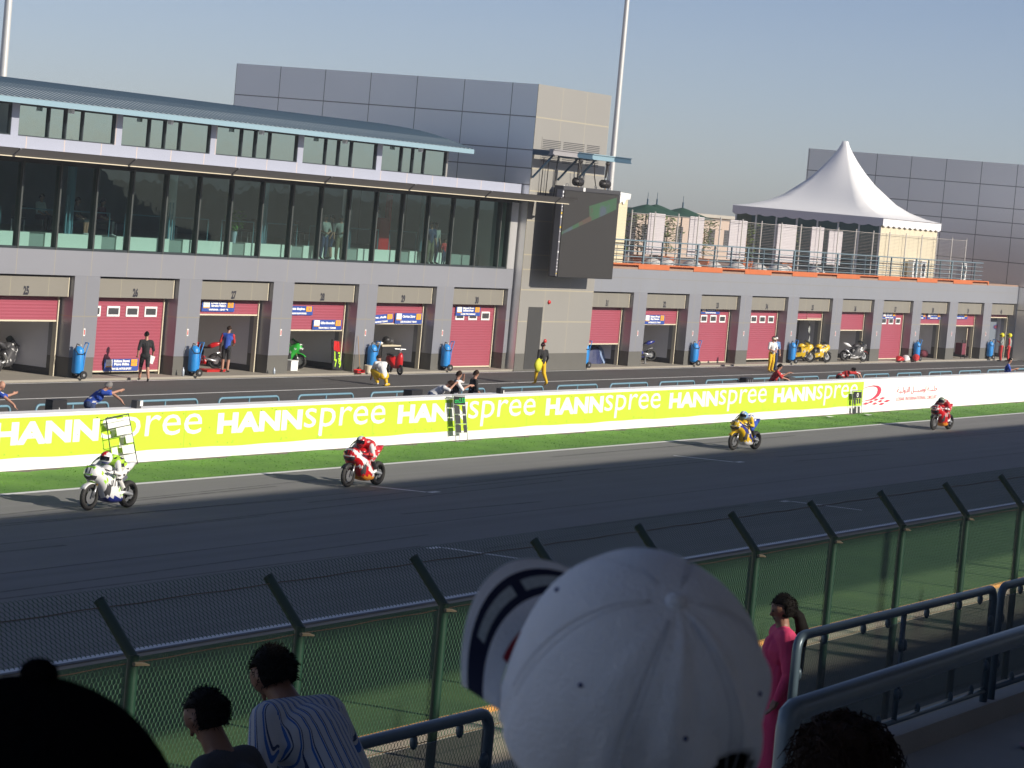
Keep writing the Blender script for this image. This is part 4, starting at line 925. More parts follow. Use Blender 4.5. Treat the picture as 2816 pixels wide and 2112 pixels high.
def finish_bodies():
    for o, P, vox in BODIES:
        m = o.modifiers.new('r', 'REMESH'); m.mode = 'VOXEL'; m.voxel_size = vox; m.use_smooth_shade = True
        s = o.modifiers.new('s', 'SMOOTH'); s.factor = .5; s.iterations = 3
    dg = bpy.context.evaluated_depsgraph_get(); dg.update()
    for o, P, vox in BODIES:
        me = bpy.data.meshes.new_from_object(o.evaluated_get(dg)); old = o.data
        n = len(me.polygons); c = np.empty(n*3); me.polygons.foreach_get('center', c); c = c.reshape(-1,3)
        best = np.full(n, 1e9); idx = np.zeros(n, dtype=np.int32)
        for p0, p1, r0, r1, mi, pr in P:
            a = np.array(p0); d = np.array(p1)-a; L2 = max(1e-9, d @ d); tt = np.clip(((c-a) @ d)/L2, 0, 1)
            ds = np.linalg.norm(c-(a+tt[:,None]*d), axis=1)-(r0+(r1-r0)*tt)-pr
            k = ds < best; best[k] = ds[k]; idx[k] = mi
        if o['patchy']:
            q = np.floor(c/np.array([.10,.10,.045])).astype(np.int64); hsh = ((q[:,0]*73856093) ^ (q[:,1]*19349663) ^ (q[:,2]*83492791)) % 1000
            idx[np.isin(idx, (1,2,3,6)) & (hsh < 1000*o['patchy'])] = 9
        del o['patchy']
        if not len(me.materials):
            for q in old.materials: me.materials.append(q)
        me.polygons.foreach_set('material_index', idx); me.polygons.foreach_set('use_smooth', np.ones(n, dtype=bool)); me.update()
        o.modifiers.clear(); o.data = me; me.name = 'body'; bpy.data.meshes.remove(old)
# ================================================================ wheeled fire extinguishers
ex = thing('fire_extinguisher', 'x', 'fire extinguisher', (0,0,0), 0, 'blue wheeled fire extinguishers')
b = MB(); b.loft([[(r_*math.cos(2*PI*i/18), r_*math.sin(2*PI*i/18), z) for i in range(18)] for z, r_ in ((.16,.12),(.2,.185),(.3,.195),(.95,.195),(1.03,.17),(1.09,.10),(1.12,.05))]); b.build('cylinder', M_['blue'], ex, True, angle=50)
b = MB(); b.cyl((0,0,1.1),(0,0,1.2),.035); b.box(-.06,.10,-.02,.02,1.17,1.2); b.cyl((-.1,0,1.15),(.1,0,1.15),.02); b.build('valve', M_['steel'], ex)
b = MB(); b.tube([(.05,0,1.15),(-.12,-.05,1.2),(-.22,-.1,1.0),(-.15,-.19,.86),(.05,-.22,.86),(.2,-.12,.92),(.22,0,.75)], .018, 6); b.build('hose', M_['rubber'], ex)
b = MB(); b.tube([(.16,.1,.12),(.22,.1,.85),(.34,.1,1.24)], .02); b.tube([(.16,-.1,.12),(.22,-.1,.85),(.34,-.1,1.24)], .02); b.cyl((.34,-.1,1.24),(.34,.1,1.24),.02); b.box(.1,.3,-.12,.12,.12,.15); b.build('trolley', M_['blue'], ex)
for s in (-1,1):
    b = MB(); b.cyl((.12,s*.19,.14),(.12,s*.25,.14),.14,n=18); b.cyl((.12,s*.185,.14),(.12,s*.255,.14),.05,n=10,m=1); b.build('wheel', [M_['rubber'], M_['steel']], ex)
exs = [(Z6(830,1432),'right of garage 25'), (Z6(2090,1402),'left of garage 27'), (Zh(235,1185),'left of garage 29'), (Zh(1035,1168),'left of garage 30'), (Zi(490,1062),'left of garage 31'), (Zi(1685,1028),'left of garage 33'), (Zj(970,1508),'left of garage 35 beside the yellow machine'), (Zk(705,1188),'left of garage 38'), (Zk(1728,1162),'left of garage 40 behind the firemen')]
for i, (p, lab) in enumerate(exs):
    w = gp(*p, .08); w.y = max(60.72, min(w.y, 60.8)); w = yp(p[0], p[1], w.y); w.z = .08
    lab = 'blue wheeled fire extinguisher standing by the pillar '+lab
    if i == 0: ex.location = w; ex['label'] = lab; ex.rotation_euler.z = -.3
    else: dup(ex, w, rz=-.3+.2*((i*7) % 5-2)*.3, label=lab)
# ================================================================ team banners on the shutters
m_bb = mat('banner_blue', (0.03,0.075,0.33), 0.55); m_bo = mat('banner_orange', (0.80,0.36,0.03), 0.55)
def team(tl, br, n1, n2, tm, nums, lab, tilt=0.0, dy=.05):
    a, c = yp(*tl, YD-dy), yp(*br, YD-dy); W, H = c.x-a.x, a.z-c.z
    t = thing('team_banner', lab, 'banner', ((a.x+c.x)/2, YD-dy, (a.z+c.z)/2), 0, 'blue team banners on the garage shutters', ry=tilt)
    b = MB(); N = 8; vs = []
    for i in range(N+1):
        x = -W/2+W*i/N; d = .006*math.sin(i*1.3); vs += [(x,d,-H/2),(x,d,H/2)]
    b.add(vs, [(2*i,2*i+2,2*i+3,2*i+1) for i in range(N)]); b.build('sheet', m_bb, t)
    b = MB(); q = -.012
    b.box(-W*.46,-W*.27,q,q+.002,-H*.08,H*.46,0); b.build('sponsor_patch', M_['white'], t)
    b = MB(); b.box(-W*.46,-W*.27,q,q+.002,-H*.17,-H*.09); b.text('bike team', front(-W*.365,q,H*.18), H*.1, depth=.002, width=W*.14)
    b.build('patch_strip', m_bo, t)
    for k, nn in enumerate(nums):
        hh = H*.58/len(nums); z1 = H*.46-k*hh; b = MB(); b.box(W*.28,W*.46,q,q+.002,z1-hh+H*.02,z1); b.build('number_patch', m_bo, t)
    b = MB()
    for k, nn in enumerate(nums): hh = H*.58/len(nums); b.text(nn, front(W*.37,q-.002,H*.46-k*hh-hh*.5), hh*.8, depth=.001)
    b.build('number', m_bb, t)
    b = MB()
    if n2: b.text(n1, front(0,q,H*.32), H*.26, depth=0, width=W*.46, bold=.008); b.text(n2, front(0,q,H*.06), H*.26, depth=0, width=W*.44, bold=.008)
    else: b.text(n1, front(0,q,H*.18), H*.3, depth=0, width=W*.48, bold=.008)
    b.text(tm, front(0,q,-H*.32), H*.22, depth=0, width=W*.6, bold=.006); b.build('lettering', m_let, t)
team(Z6(1135,1215), Z6(1495,1340), 'Fabien Foret', 'Pere Riba', 'TEAM GIL MOTOR SPORT', ['9','7'], 'blue team banner low down on the closed shutter of garage 26')
team(Zg(222,505), Zg(568,622), 'David Checa', 'Sebastien Gimbert', 'YAMAHA - GMT 94', ['94','194'], 'blue team banner on the raised shutter of garage 27')
team(Zg(1085,555), Zg(1418,660), 'Davide Giugliano', '', 'KAWASAKI SUPPORTED', ['34'], 'upper blue banner half behind the pillar of garage 28')
team(Zg(1425,708), Zg(1730,818), 'Gilles Boccolini', '', 'TEAM PSG-1 CORSE', ['35'], 'lower blue banner at the right of the shutter of garage 28')
team(Zh(170,572), Zh(475,672), 'Max. Ault', '', 'RB RACING TEAM', ['1'], 'crooked blue banner left on the shutter edge of garage 29', tilt=-.05)
team(Zh(505,556), Zh(785,674), 'Christian Zaiser', '', 'LBR RACING TEAM', ['7'], 'straight blue banner right on the shutter edge of garage 29')
team(Zh(1165,485), Zh(1420,588), 'Miguel Praia', 'Simone Sanna', 'RACING TEAM PARKINGO', ['15','29'], 'blue team banner above the windows of closed garage 30')
team(Zi(1160,497), Zi(1368,600), 'Robert Frost', 'Guy Sasson', 'INTERMOTO TEAM', ['8','16'], 'blue team banner above the opening of garage 32')
team(Zi(1775,412), Zi(1970,490), 'Sebastien Charpentier', 'Katsuaki Fujiwara', 'YAMAHA', ['12','88'], 'blue team banner above the windows of closed garage 33')
team(Zk(245,550), Zk(418,642), 'Robin Harms', 'Gary Elias', 'CRESCENT SUZUKI', ['2','5'], 'blue team banner above the windows of closed garage 37')
team(Zk(690,560), Zk(835,648), 'J. Fores', '', 'RACING', ['6'], 'blue banner half hidden at the left of garage 38')
team(Zk(868,560), Zk(1040,650), 'Joan Lascorz', '', 'GLANER MOTOCARD', ['26'], 'blue banner right on the shutter of garage 38')
team(Zk(1225,560), Zk(1420,648), 'Y. Tiberio', '', 'MEGABIKE TEAM', ['4'], 'blue team banner on the shutter of garage 39')
# empty cream frame on the shutter of garage 35
a, c = yp(*Zj(1218,768), YD-.03), yp(*Zj(1430,862), YD-.03)
b = MB(); b.tube([(a.x,YD-.03,a.z),(c.x,YD-.03,a.z),(c.x,YD-.03,c.z),(a.x,YD-.03,c.z)], .02, 6, closed=True); tag(b.build('empty_frame', M_['cream']), 'empty cream banner frame on the shutter of garage 35', 'frame')
# ================================================================ race motorcycles
m_tyre = mat('tyre', (0.022,0.021,0.02), 0.75); m_rim = mat('rim', (0.03,0.03,0.032), 0.4, 0.5); m_screen = glass_mat('windscreen', (0.6,0.63,0.66), 1.45); m_gold = mat('gold_fork', (0.55,0.36,0.06), 0.35, 0.6)
def sec(x, zl, zh, w, n=16, p=2.6, top=1.0):
    out = []
    for i in range(n):
        a = 2*PI*i/n; cx_, sx_ = math.cos(a), math.sin(a); k = (abs(cx_)**p+abs(sx_)**p)**(-1/p)
        hw = w*(1-(1-top)*max(0, sx_*k)); out.append((x, hw*cx_*k, (zl+zh)/2+(zh-zl)/2*sx_*k))
    return out
def motorbike(label, loc, rz, cm, num, fs=.25, roll=0.0, group='race motorcycles on the track', plate='white', name='motorbike', numcol='black', belly=None, stripe=None, fender=None, decal='whitegloss'):
    """x forward; wheels at x = +-0.70"""
    t = thing(name, label, 'motorcycle', loc, rz, group, rx=roll)
    main, second = M_[cm[0]], M_[cm[1]]
    for x, r_, w, nm in ((.70,.30,.055,'front_wheel'),(-.70,.31,.085,'rear_wheel')):
        b = MB(); N = 28; rings = []
        prof2 = [(-w,r_-.09),(-w*.98,r_-.045),(-w*.6,r_-.012),(0,r_),(w*.6,r_-.012),(w*.98,r_-.045),(w,r_-.09)]
        for i in range(N): a = 2*PI*i/N; rings.append([(x+rr*math.cos(a), y, r_+rr*math.sin(a)) for y, rr in prof2])
        vs = [p for q in rings for p in q]; k = len(prof2); b.add(vs, [(i*k+j, ((i+1) % N)*k+j, ((i+1) % N)*k+(j+1) % k, i*k+(j+1) % k) for i in range(N) for j in range(k)])
        wl = b.build(nm, m_tyre, t, True)
        b = MB(); b.cyl((x,-w*.5,r_),(x,w*.5,r_),.05,n=12)
        for i in range(5): a = 2*PI*i/5+.3; b.cyl((x+.04*math.cos(a),0,r_+.04*math.sin(a)),(x+(r_-.08)*math.cos(a),0,r_+(r_-.08)*math.sin(a)),.018,.014,6)
        b.tube([(x+(r_-.085)*math.cos(2*PI*i/24),0,r_+(r_-.085)*math.sin(2*PI*i/24)) for i in range(24)], .018, 6, closed=True); b.build('rim', m_rim, wl)
        b = MB(); b.cyl((x,w*.7,r_),(x,w*.78,r_),.15 if x > 0 else .11,n=20); b.cyl((x,-w*.78,r_),(x,-w*.7,r_),.15 if x > 0 else .11,n=20); b.build('brake_disc', M_['steel'], wl)
    for s in (-1,1):
        b = MB(); b.cyl((.70,s*.105,.30),(.60,s*.105,.56),.026,n=10); b.cyl((.60,s*.105,.56),(.45,s*.105,.92),.022,m=1,n=10); b.build('fork_leg', [M_['steel'], m_gold], t, True)
    b = MB(); fr = []
    for i in range(9): a = rad(38+i*10); fr.append([(.70+.33*math.cos(a), y*.075, .30+(.33-.02*abs(y))*math.sin(a)) for y in (-1,-.5,0,.5,1)]+[(.70+.318*math.cos(a), y*.07, .30+(.318-.02*abs(y))*math.sin(a)) for y in (1,.5,0,-.5,-1)])
    b.loft(fr); b.build('front_fender', M_[fender or cm[0]], t, True)
    # side fairing in one shell, lower edge and rear colour by panel
    S = [sec(.80,.76,.87,.08), sec(.74,.69,.95,.17), sec(.62,.62,1.02,.235,top=.72), sec(.50,.50,1.01,.265,top=.66), sec(.36,.27,.95,.275,p=3.2,top=.7), sec(.20,.18,.90,.27,p=3.2,top=.72), sec(.04,.145,.80,.25,p=3.2), sec(-.14,.14,.60,.21,p=3), sec(-.34,.15,.40,.14)]
    S0 = ((.80,.76,.87,.08,2.6,1),(.74,.69,.95,.17,2.6,1),(.62,.62,1.02,.235,2.6,.72),(.50,.50,1.01,.265,2.6,.66),(.36,.27,.95,.275,3.2,.7),(.20,.18,.90,.27,3.2,.72),(.04,.145,.80,.25,3.2,1),(-.14,.14,.60,.21,3,1),(-.34,.15,.40,.14,2.6,1))
    S = []; XZ = []
    for i in range(len(S0)-1):
        for q in range(4 if i else 2):
            f_ = q/(4 if i else 2); v = [a_+(b_-a_)*f_ for a_, b_ in zip(S0[i], S0[i+1])]; S.append(sec(*v[:4], n=28, p=v[4], top=v[5])); XZ.append(v)
    S.append(sec(*S0[-1][:4], n=28)); XZ.append(S0[-1]); gr = random.Random(len(label)+int(num)); cells = {}
    def fm(i, k):
        x, zl, zh = XZ[i][0], XZ[i][1], XZ[i][2]; s_ = math.sin(2*PI*(k+.5)/28); z = (zl+zh)/2+(zh-zl)/2*s_
        if x < .06 and z > .52: return 2                                      # open to the engine behind the cowl
        if .30 < x < .44 and .40 < z < .62 and abs(s_) < .8: return 2           # air vent
        if x > .72 and z < .80: return 2
        if z < .30+.25*(x+.1) and z < .33: return 1
        if stripe and abs(z-(.42+.62*(x+.05))) < .075 and x < .7: return 3
        q_ = (int((x+1)/.11), int(z/.055), k > 14)
        if q_ not in cells: cells[q_] = gr.random()
        if cells[q_] < (.09 if cm[0] == 'whitegloss' else .13): return 4
        return 0
    b = MB(); b.loft(S, ms=fm); fa = b.build('fairing', [main, M_[belly or cm[1]], M_['dark'], M_[stripe or cm[1]], M_[decal]], t, True, angle=60)
    b = MB(); b.loft([[(.79,-.10,.80),(.79,.10,.80),(.81,.095,.795),(.81,-.095,.795)],[(.69,-.125,.985),(.69,.125,.985),(.715,.12,.99),(.715,-.12,.99)]]); b.build('number_plate', M_[plate], t)
    mt = Matrix.Translation((.780,0,.893)) @ Matrix(((-.43,0,.9,0),(0,1,0,0),(.9,0,.43,0),(0,0,0,1))) @ Matrix.Rotation(PI/2, 4, 'Z')
    b = MB(); b.text(num, mt, .19, depth=.022, bold=.006, align='CENTER'); b.build('number', M_[numcol], t)
    for s in (-1,1):
        mm = Matrix.Translation((.22,s*.285,.62)) @ (Matrix.Rotation(PI if s > 0 else 0, 4, 'Z') @ Matrix(((1,0,0,0),(0,0,-1,0),(0,1,0,0),(0,0,0,1))))
        b = MB(); b.text(num, mm, .20, depth=.006, bold=.004); b.build('number', M_[numcol if cm[0] == 'whitegloss' else 'whitecloth'], t)
    b = MB(); rg = []
    for x, w, z in ((.68,.15,1.0),(.57,.165,1.10),(.44,.155,1.18),(.36,.13,1.21)): rg.append([(x-.1*abs(u)**2, w*u, z-.10*abs(u)**2.2) for u in (-1,-.6,-.2,.2,.6,1)])
    vs = [p for q in rg for p in q]; b.add(vs, [(i*6+j,i*6+j+1,i*6+j+7,i*6+j+6) for i in range(3) for j in range(5)]); b.build('windscreen', m_screen, t, True)
    b = MB(); b.loft([sec(.30,.78,.92,.12),sec(.18,.78,1.0,.155),sec(.0,.78,.98,.15),sec(-.14,.76,.88,.11)]); b.build('fuel_tank', main, t, True)
    b = MB(); b.loft([sec(-.10,.74,.84,.11),sec(-.30,.76,.83,.13),sec(-.46,.78,.86,.13)]); b.build('seat', M_['black'], t, True)
    b = MB(); b.loft([sec(-.34,.76,.88,.12),sec(-.50,.78,1.0,.13),sec(-.68,.86,1.03,.10),sec(-.86,.96,1.03,.035)]); b.build('tail', second if cm[1] != 'black' else main, t, True)
    b = MB(); b.loft([sec(.30,.32,.70,.15),sec(.05,.26,.74,.17),sec(-.22,.30,.72,.14)]); b.build('engine', M_['dark'], t)
    b = MB(); b.tube([(-.20,.11,.40),(-.45,.12,.36),(-.70,.12,.31)], [.05,.045,.035]); b.tube([(-.20,-.11,.40),(-.45,-.12,.36),(-.70,-.12,.31)], [.05,.045,.035]); b.build('swingarm', M_['alu'], t, True)
    b = MB(); b.tube([(.0,-.10,.22),(-.3,-.14,.34),(-.52,-.19,.5),(-.86,-.21,.66)], [.03,.03,.05,.055], 10); b.build('exhaust', M_['steel'], t, True)
    for s in (-1,1):
        b = MB(); b.cyl((.42,s*.06,.93),(.34,s*.34,.88),.017); b.cyl((.36,s*.24,.885),(.33,s*.36,.88),.022,m=1); b.build('handlebar', [M_['dark'], M_['rubber']], t)
        b = MB(); b.cyl((-.22,s*.14,.38),(-.24,s*.25,.37),.016); b.build('footpeg', M_['steel'], t)
    return t
M_['whitegloss'] = mat('white_fairing', (0.74,0.74,0.74), 0.3, coat=.4); M_['redgloss'] = mat('red_fairing', (0.52,0.012,0.015), 0.3, coat=.4); M_['yelgloss'] = mat('yellow_fairing', (0.72,0.47,0.015), 0.3, coat=.4); M_['bluegloss'] = mat('blue_fairing', (0.02,0.03,0.22), 0.3, coat=.4)
M_['limecloth'] = mat('lime_leather', (0.40,0.70,0.04), 0.55); M_['whiteleather'] = mat('white_leather', (0.70,0.69,0.67), 0.5); M_['redleather'] = mat('red_leather', (0.50,0.03,0.035), 0.5); M_['yelleather'] = mat('yellow_leather', (0.68,0.46,0.02), 0.5)
M_['skyhelm'] = mat('sky_blue_helmet', (0.20,0.36,0.62), 0.25); M_['greyhelm'] = mat('grey_helmet', (0.18,0.22,0.17), 0.25)
RID = dict(pel=(0,-.44,.92), chest=(0,-.14,1.06), neck=(0,.07,1.10), head=(0,.20,1.13), shL=(-.20,.03,1.05), elL=(-.35,.14,.83), wrL=(-.32,.33,.88), haL=(-.31,.40,.87), shR=(.20,.03,1.05), elR=(.35,.14,.83), wrR=(.32,.33,.88), haR=(.31,.40,.87),
    hiL=(-.11,-.38,.88), knL=(-.24,.02,.72), anL=(-.20,-.28,.44), toL=(-.21,-.14,.36), hiR=(.11,-.38,.88), knR=(.24,.02,.72), anR=(.20,-.28,.44), toR=(.21,-.14,.36))
def rider(label, loc, rz, c, helmet, dx=0.0, roll=0.0):
    t = person(label, loc, rz-PI/2, RID, c, helmet=helmet, vox=.012, look=(0,.97,.10), build=1.15, group='riders on race motorcycles', hands=True); t.rotation_euler.y = roll
    h = MB(); h.loft([sec(-.16,1.10,1.20,.07),sec(-.08,1.12,1.22,.07),sec(-.0,1.13,1.20,.05)][::1]); h.v = [(-y, x, z) for x, y, z in h.v]
    h.build('back_hump', M_[c['top']], t, True); return t
RZ = PI-.0-.30*0
bk = [((53.15,38.06,0), 3.12), ((64.17,38.16,0), 3.13), ((89.50,38.72,0), 3.02), ((110.27,39.39,0), 3.06)]
motorbike('white and lime sport motorcycle with a green number plate, nearest on the track', *bk[0], ('whitegloss','whitegloss'), '11', plate='lime', numcol='black', fender='whitegloss', decal='lime', belly='bluegloss')
motorbike('red sport motorcycle numbered 41 passing the middle of the banner', *bk[1], ('redgloss','redgloss'), '41', plate='whitegloss', belly='orange', stripe='whitegloss', fender='black')
motorbike('yellow, white and blue sport motorcycle numbered 3, third on the track', *bk[2], ('yelgloss','bluegloss'), '3', plate='whitegloss', belly='whitegloss', stripe='bluegloss', fender='yelgloss')
motorbike('red sport motorcycle numbered 111, farthest on the track', *bk[3], ('redgloss','redgloss'), '111', plate='whitegloss', belly='orange', fender='black')
L_ = dict
rider('rider in white and lime leathers and red-white helmet on the nearest bike', *bk[0], L_(patch=('black',.16), top='limecloth', sleeve='whiteleather', low='whiteleather', calf='whiteleather', fore='whiteleather', shoe='whitecloth', glove='whitecloth'), ('whitegloss','redgloss','bluegloss'))
rider('rider in red and white leathers on the red bike numbered 41', *bk[1], L_(patch=('whiteleather',.12), top='redleather', sleeve='whiteleather', low='redleather', calf='black', fore='redleather', shoe='whitecloth', glove='red'), ('redgloss','whitegloss','redgloss'))
rider('rider in yellow leathers with pale blue helmet on the yellow bike', *bk[2], L_(patch=('bluecloth',.18), top='whiteleather', sleeve='yelleather', low='bluecloth', calf='black', fore='yelleather', shoe='black', glove='black'), ('skyhelm','whitegloss','skyhelm'))
rider('rider in red leathers with grey-green helmet on the farthest bike', *bk[3], L_(patch=('whiteleather',.14), top='redleather', sleeve='redleather', low='redleather', calf='redleather', fore='whiteleather', shoe='whitecloth', glove='whitecloth'), ('greyhelm','greyhelm','whitegloss'))
# ================================================================ things in front of and inside the garages
def ap(p, z=.085): w = gp(p[0], p[1], z); return w
# garage 25: bike on its stand with wheel out, folding chair, bottle
w = ap(Z6(30,1330)); motorbike('dark motorcycle parked at the left edge inside garage 25', (w.x-.35, 63.2, .09), .35, ('dark','dark'), '7', group='motorcycles parked in the garages', plate='dark')
def chair(loc, rz, label, s=1.0):
    t = thing('folding_chair', label, 'chair', loc, rz, None, scale=s)
    b = MB(); b.box(-.22,.22,-.2,.2,.43,.46); b.build('seat', M_['black'], t)
    b = MB(); b.box(-.22,.22,.19,.21,.62,.9); b.build('backrest', M_['black'], t)
    for sx_ in (-.23,.23):
        b = MB(); b.tube([(sx_,.22,.95),(sx_,.15,.5),(sx_,-.22,0)], .013); b.build('leg', M_['steel'], t)
        b = MB(); b.tube([(sx_,-.15,.46),(sx_,.25,0)], .013); b.build('leg', M_['steel'], t)
    return t
w = yp(*Z6(400,1380), 63.4); chair((w.x,63.4,.09), .4, 'folding chair inside garage 25 by the blue bottle')
def bottle(p, Y, col, lab, h=.32, r_=.05):
    w = yp(p[0], p[1], Y); b = MB(); b.loft([[(q*math.cos(2*PI*i/10), q*math.sin(2*PI*i/10), z) for i in range(10)] for z, q in ((0,r_),(h*.65,r_),(h*.8,r_*.45),(h,r_*.4))])
    o = b.build('bottle', col, None, True); o.location = (w.x, Y, .083); tag(o, lab, 'bottle')
m_clear = mat('pale_bottle', (0.45,0.52,0.60), 0.2)
bottle(Z6(385,1380), 62.9, M_['navy'], 'large dark blue bottle beside the folding chair in garage 25', .55, .1)
bottle(Z6(1985,1395), 60.75, m_clear, 'clear water bottle at the pillar foot left of garage 27')
bottle(Zg(1000,1285), 60.75, m_clear, 'clear water bottle at the pillar foot between garages 27 and 28', .25)
bottle(Zg(465,1225), 63.6, m_clear, 'clear water bottle standing inside garage 27', .5)
bottle(Zh(655,1120), 64.2, M_['maroon'], 'dark red bottle on the floor of garage 29', .4, .08)
# garage 27: bike behind the mechanic, red tray on the floor
w = yp(*Zg(250,1220), 62.6); motorbike('red race motorcycle on a stand inside garage 27', (w.x-.1,62.9,.12), 2.2, ('redgloss','redgloss'), '94', group='motorcycles parked in the garages', plate='whitegloss')
w = yp(*Zg(280,1210), 62.1); b = MB(); b.loft([[(-.6,-.18,0),(.6,-.18,0),(.6,.18,0),(-.6,.18,0)],[(-.65,-.22,.09),(.65,-.22,.09),(.65,.22,.09),(-.65,.22,.09)]]); o = b.build('drip_tray', M_['red']); o.location = (w.x+.1,61.95,.083); tag(o, 'red drip tray on the floor at the mouth of garage 27', 'tray')
# garage 28: green bike nose-out, number rack, white box
w = yp(*Zg(1235,1215), 62.2); motorbike('green and white motorcycle standing nose-out in garage 28', (w.x+.1,62.9,.09), -PI/2+.25, ('green','green'), '34', group='motorcycles parked in the garages', plate='whitegloss')
w = yp(*Zg(1190,1225), 61.9); b = MB(); b.box(-.25,.25,-.2,.2,0,.36); b.box(-.26,.26,-.21,.21,.36,.40,1); o = b.build('tool_box', [M_['white'], M_['whitecloth']]); o.location = (w.x-.1,61.9,.083); tag(o, 'white lidded box on the floor below the green motorcycle', 'box')
for i, x in enumerate((1370, 1570)):
    w = yp(*Zg(x,860), 66.5); b = MB(); b.box(w.x-.03, w.x+.03, 66.4, 66.5, .09, 3.05); part('partition_strip', b, M_['alu'])
pa, pb_, pc, pd = yp(*Zg(1710,925), 61.75), yp(*Zg(1858,935), 61.75), yp(*Zg(1775,1268), 61.5), yp(*Zg(1640,1255), 61.5)
pb1 = thing('number_rack', 'black leaning rack of lime digits and red plates in garage 28', 'pit board', (pd.x+.5, 61.5, .085))
BW, BH = 1.05, (pa.z-pd.z)
pb1.rotation_euler = (-.17, .10, .0); pb1.location = (pd.x+.42, 61.45, .10)
b = MB(); b.box(-BW/2,BW/2,0,.04,0,BH); b.build('board', M_['black'], pb1)
b = MB(); rr = random.Random(6)
for i in range(7):
    x = -BW*.42+i*.13; b.add([(x,-.01,BH*.60+rr.uniform(0,.1)),(x+.10,-.012,BH*.62),(x+.14+rr.uniform(0,.05),-.014,BH*.97),(x+.04,-.01,BH*.95)], [(0,1,2,3)])
b.build('red_plates', M_['red'], pb1)
b = MB(); b.text('1 3 5', front(0,-.005,BH*.46), .42, bold=.012, depth=.004, width=BW*.8); b.text('7 9', front(-BW*.14,-.005,BH*.2), .42, bold=.012, depth=.004, width=BW*.5); b.build('digits', mat('lime_digits', (0.45,0.75,0.04), 0.5), pb1)
# broom, dustpan and bucket at the pillar left of garage 29
w = yp(*Zh(120,1170), 60.7)
t = thing('broom', 'wooden broom leaning on the pillar left of garage 29', 'broom', (w.x,60.7,.083)); b = MB(); b.cyl((0,0,.05),(.06,.27,1.45),.014); b.build('stick', M_['wood'], t); b = MB(); b.loft([[(-.16,-.03,.06),(.16,-.03,.06),(.16,.03,.06),(-.16,.03,.06)],[(-.19,-.05,0),(.19,-.05,0),(.19,.05,0),(-.19,.05,0)]]); b.build('bristles', M_['dark'], t)
w = yp(*Zh(105,1190), 60.62); b = MB(); b.box(-.28,.28,-.1,.1,0,.02); b.box(-.28,.28,.08,.1,.02,.14); b.box(-.28,-.26,-.1,.08,.02,.12); b.box(.26,.28,-.1,.08,.02,.12); o = b.build('dustpan', M_['red']); o.location = (w.x,60.6,.085); tag(o, 'red dustpan tray on the apron left of garage 29', 'dustpan')
w = yp(*Zh(195,1200), 60.65); b = MB(); N = 14; b.loft([[(r_*math.cos(2*PI*i/N), r_*math.sin(2*PI*i/N), z) for i in range(N)] for z, r_ in ((0,.12),(.3,.16),(.3,.145),(.05,.11))], caps=False); b.cyl((0,0,.0),(0,0,.03),.118,n=14); o = b.build('bucket', M_['cream'], None, True, angle=40); o.location = (w.x,60.62,.083); tag(o, 'cream bucket beside the red dustpan', 'bucket')
# garage 29: table with clutter, black chair, red scooter
w = yp(*Zh(400,960), 62.6); t = thing('work_table', 'long table with a dark cloth inside garage 29', 'table', (w.x,62.7,.085)); b = MB(); b.box(-.75,.8,-.35,.35,.86,.91); b.build('table_top', M_['cream'], t)
b = MB(); b.box(-.7,.75,-.33,-.31,.1,.86); b.build('cloth', M_['blackcloth'], t)
for x in (-.68,.73):
    for y in (-.28,.28): b = MB(); b.cyl((x,y,0),(x,y,.86),.02); b.build('leg', M_['steel'], t)
for i, (x, h_, r_, c_, lab) in enumerate(((.15,.34,.20,'black','round dark helmet on the table in garage 29'),(.45,.26,.18,'dark','smaller dark helmet right on the table in garage 29'),(-.4,.12,.16,'whitecloth','crumpled white cloth on the table in garage 29'))):
    b = MB(); b.ell((0,0,0),(r_,r_*.9,h_/2),14,10); o = b.build('helmet' if i < 2 else 'cloth_heap', M_[c_], None, True); o.location = (w.x+x,62.7,.085+.915+h_/2); tag(o, lab, 'helmet' if i < 2 else 'cloth')
w = yp(*Zh(565,1100), 62.9); chair((w.x+.1,63.2,.09), -1.2, 'black chair standing on the right inside garage 29', 1.1)
w = ap(Zh(480,1225), .0); sc_ = thing('scooter', 'small red scooter parked before garage 29', 'scooter', (w.x,60.4,.04), -PI/2-.5)
for x in (.42,-.42): b = MB(); b.tube([(x+.17*math.cos(2*PI*i/20),0,.2+.17*math.sin(2*PI*i/20)) for i in range(20)], .05, 8, closed=True); b.cyl((x,-.05,.2),(x,.05,.2),.09,n=14,m=1); b.build('wheel', [m_tyre, M_['steel']], sc_, True)
b = MB(); b.loft([sec(-.62,.42,.62,.05),sec(-.5,.34,.72,.16),sec(-.25,.30,.74,.17),sec(-.05,.22,.36,.14),sec(.2,.22,.30,.13),sec(.3,.24,.8,.19),sec(.38,.3,.9,.13),sec(.45,.45,.8,.05)]); b.build('body', M_['redgloss'], sc_, True)
b = MB(); b.loft([sec(-.6,.70,.78,.09),sec(-.3,.72,.80,.13),sec(-.1,.70,.76,.1)]); b.build('seat', M_['black'], sc_, True)
b = MB(); b.cyl((.42,0,.3),(.3,0,1.0),.025); b.cyl((.3,-.26,1.03),(.3,.26,1.03),.018); b.ell((.32,0,.98),(.06,.07,.06),10,8); b.build('handlebar', M_['steel'], sc_)
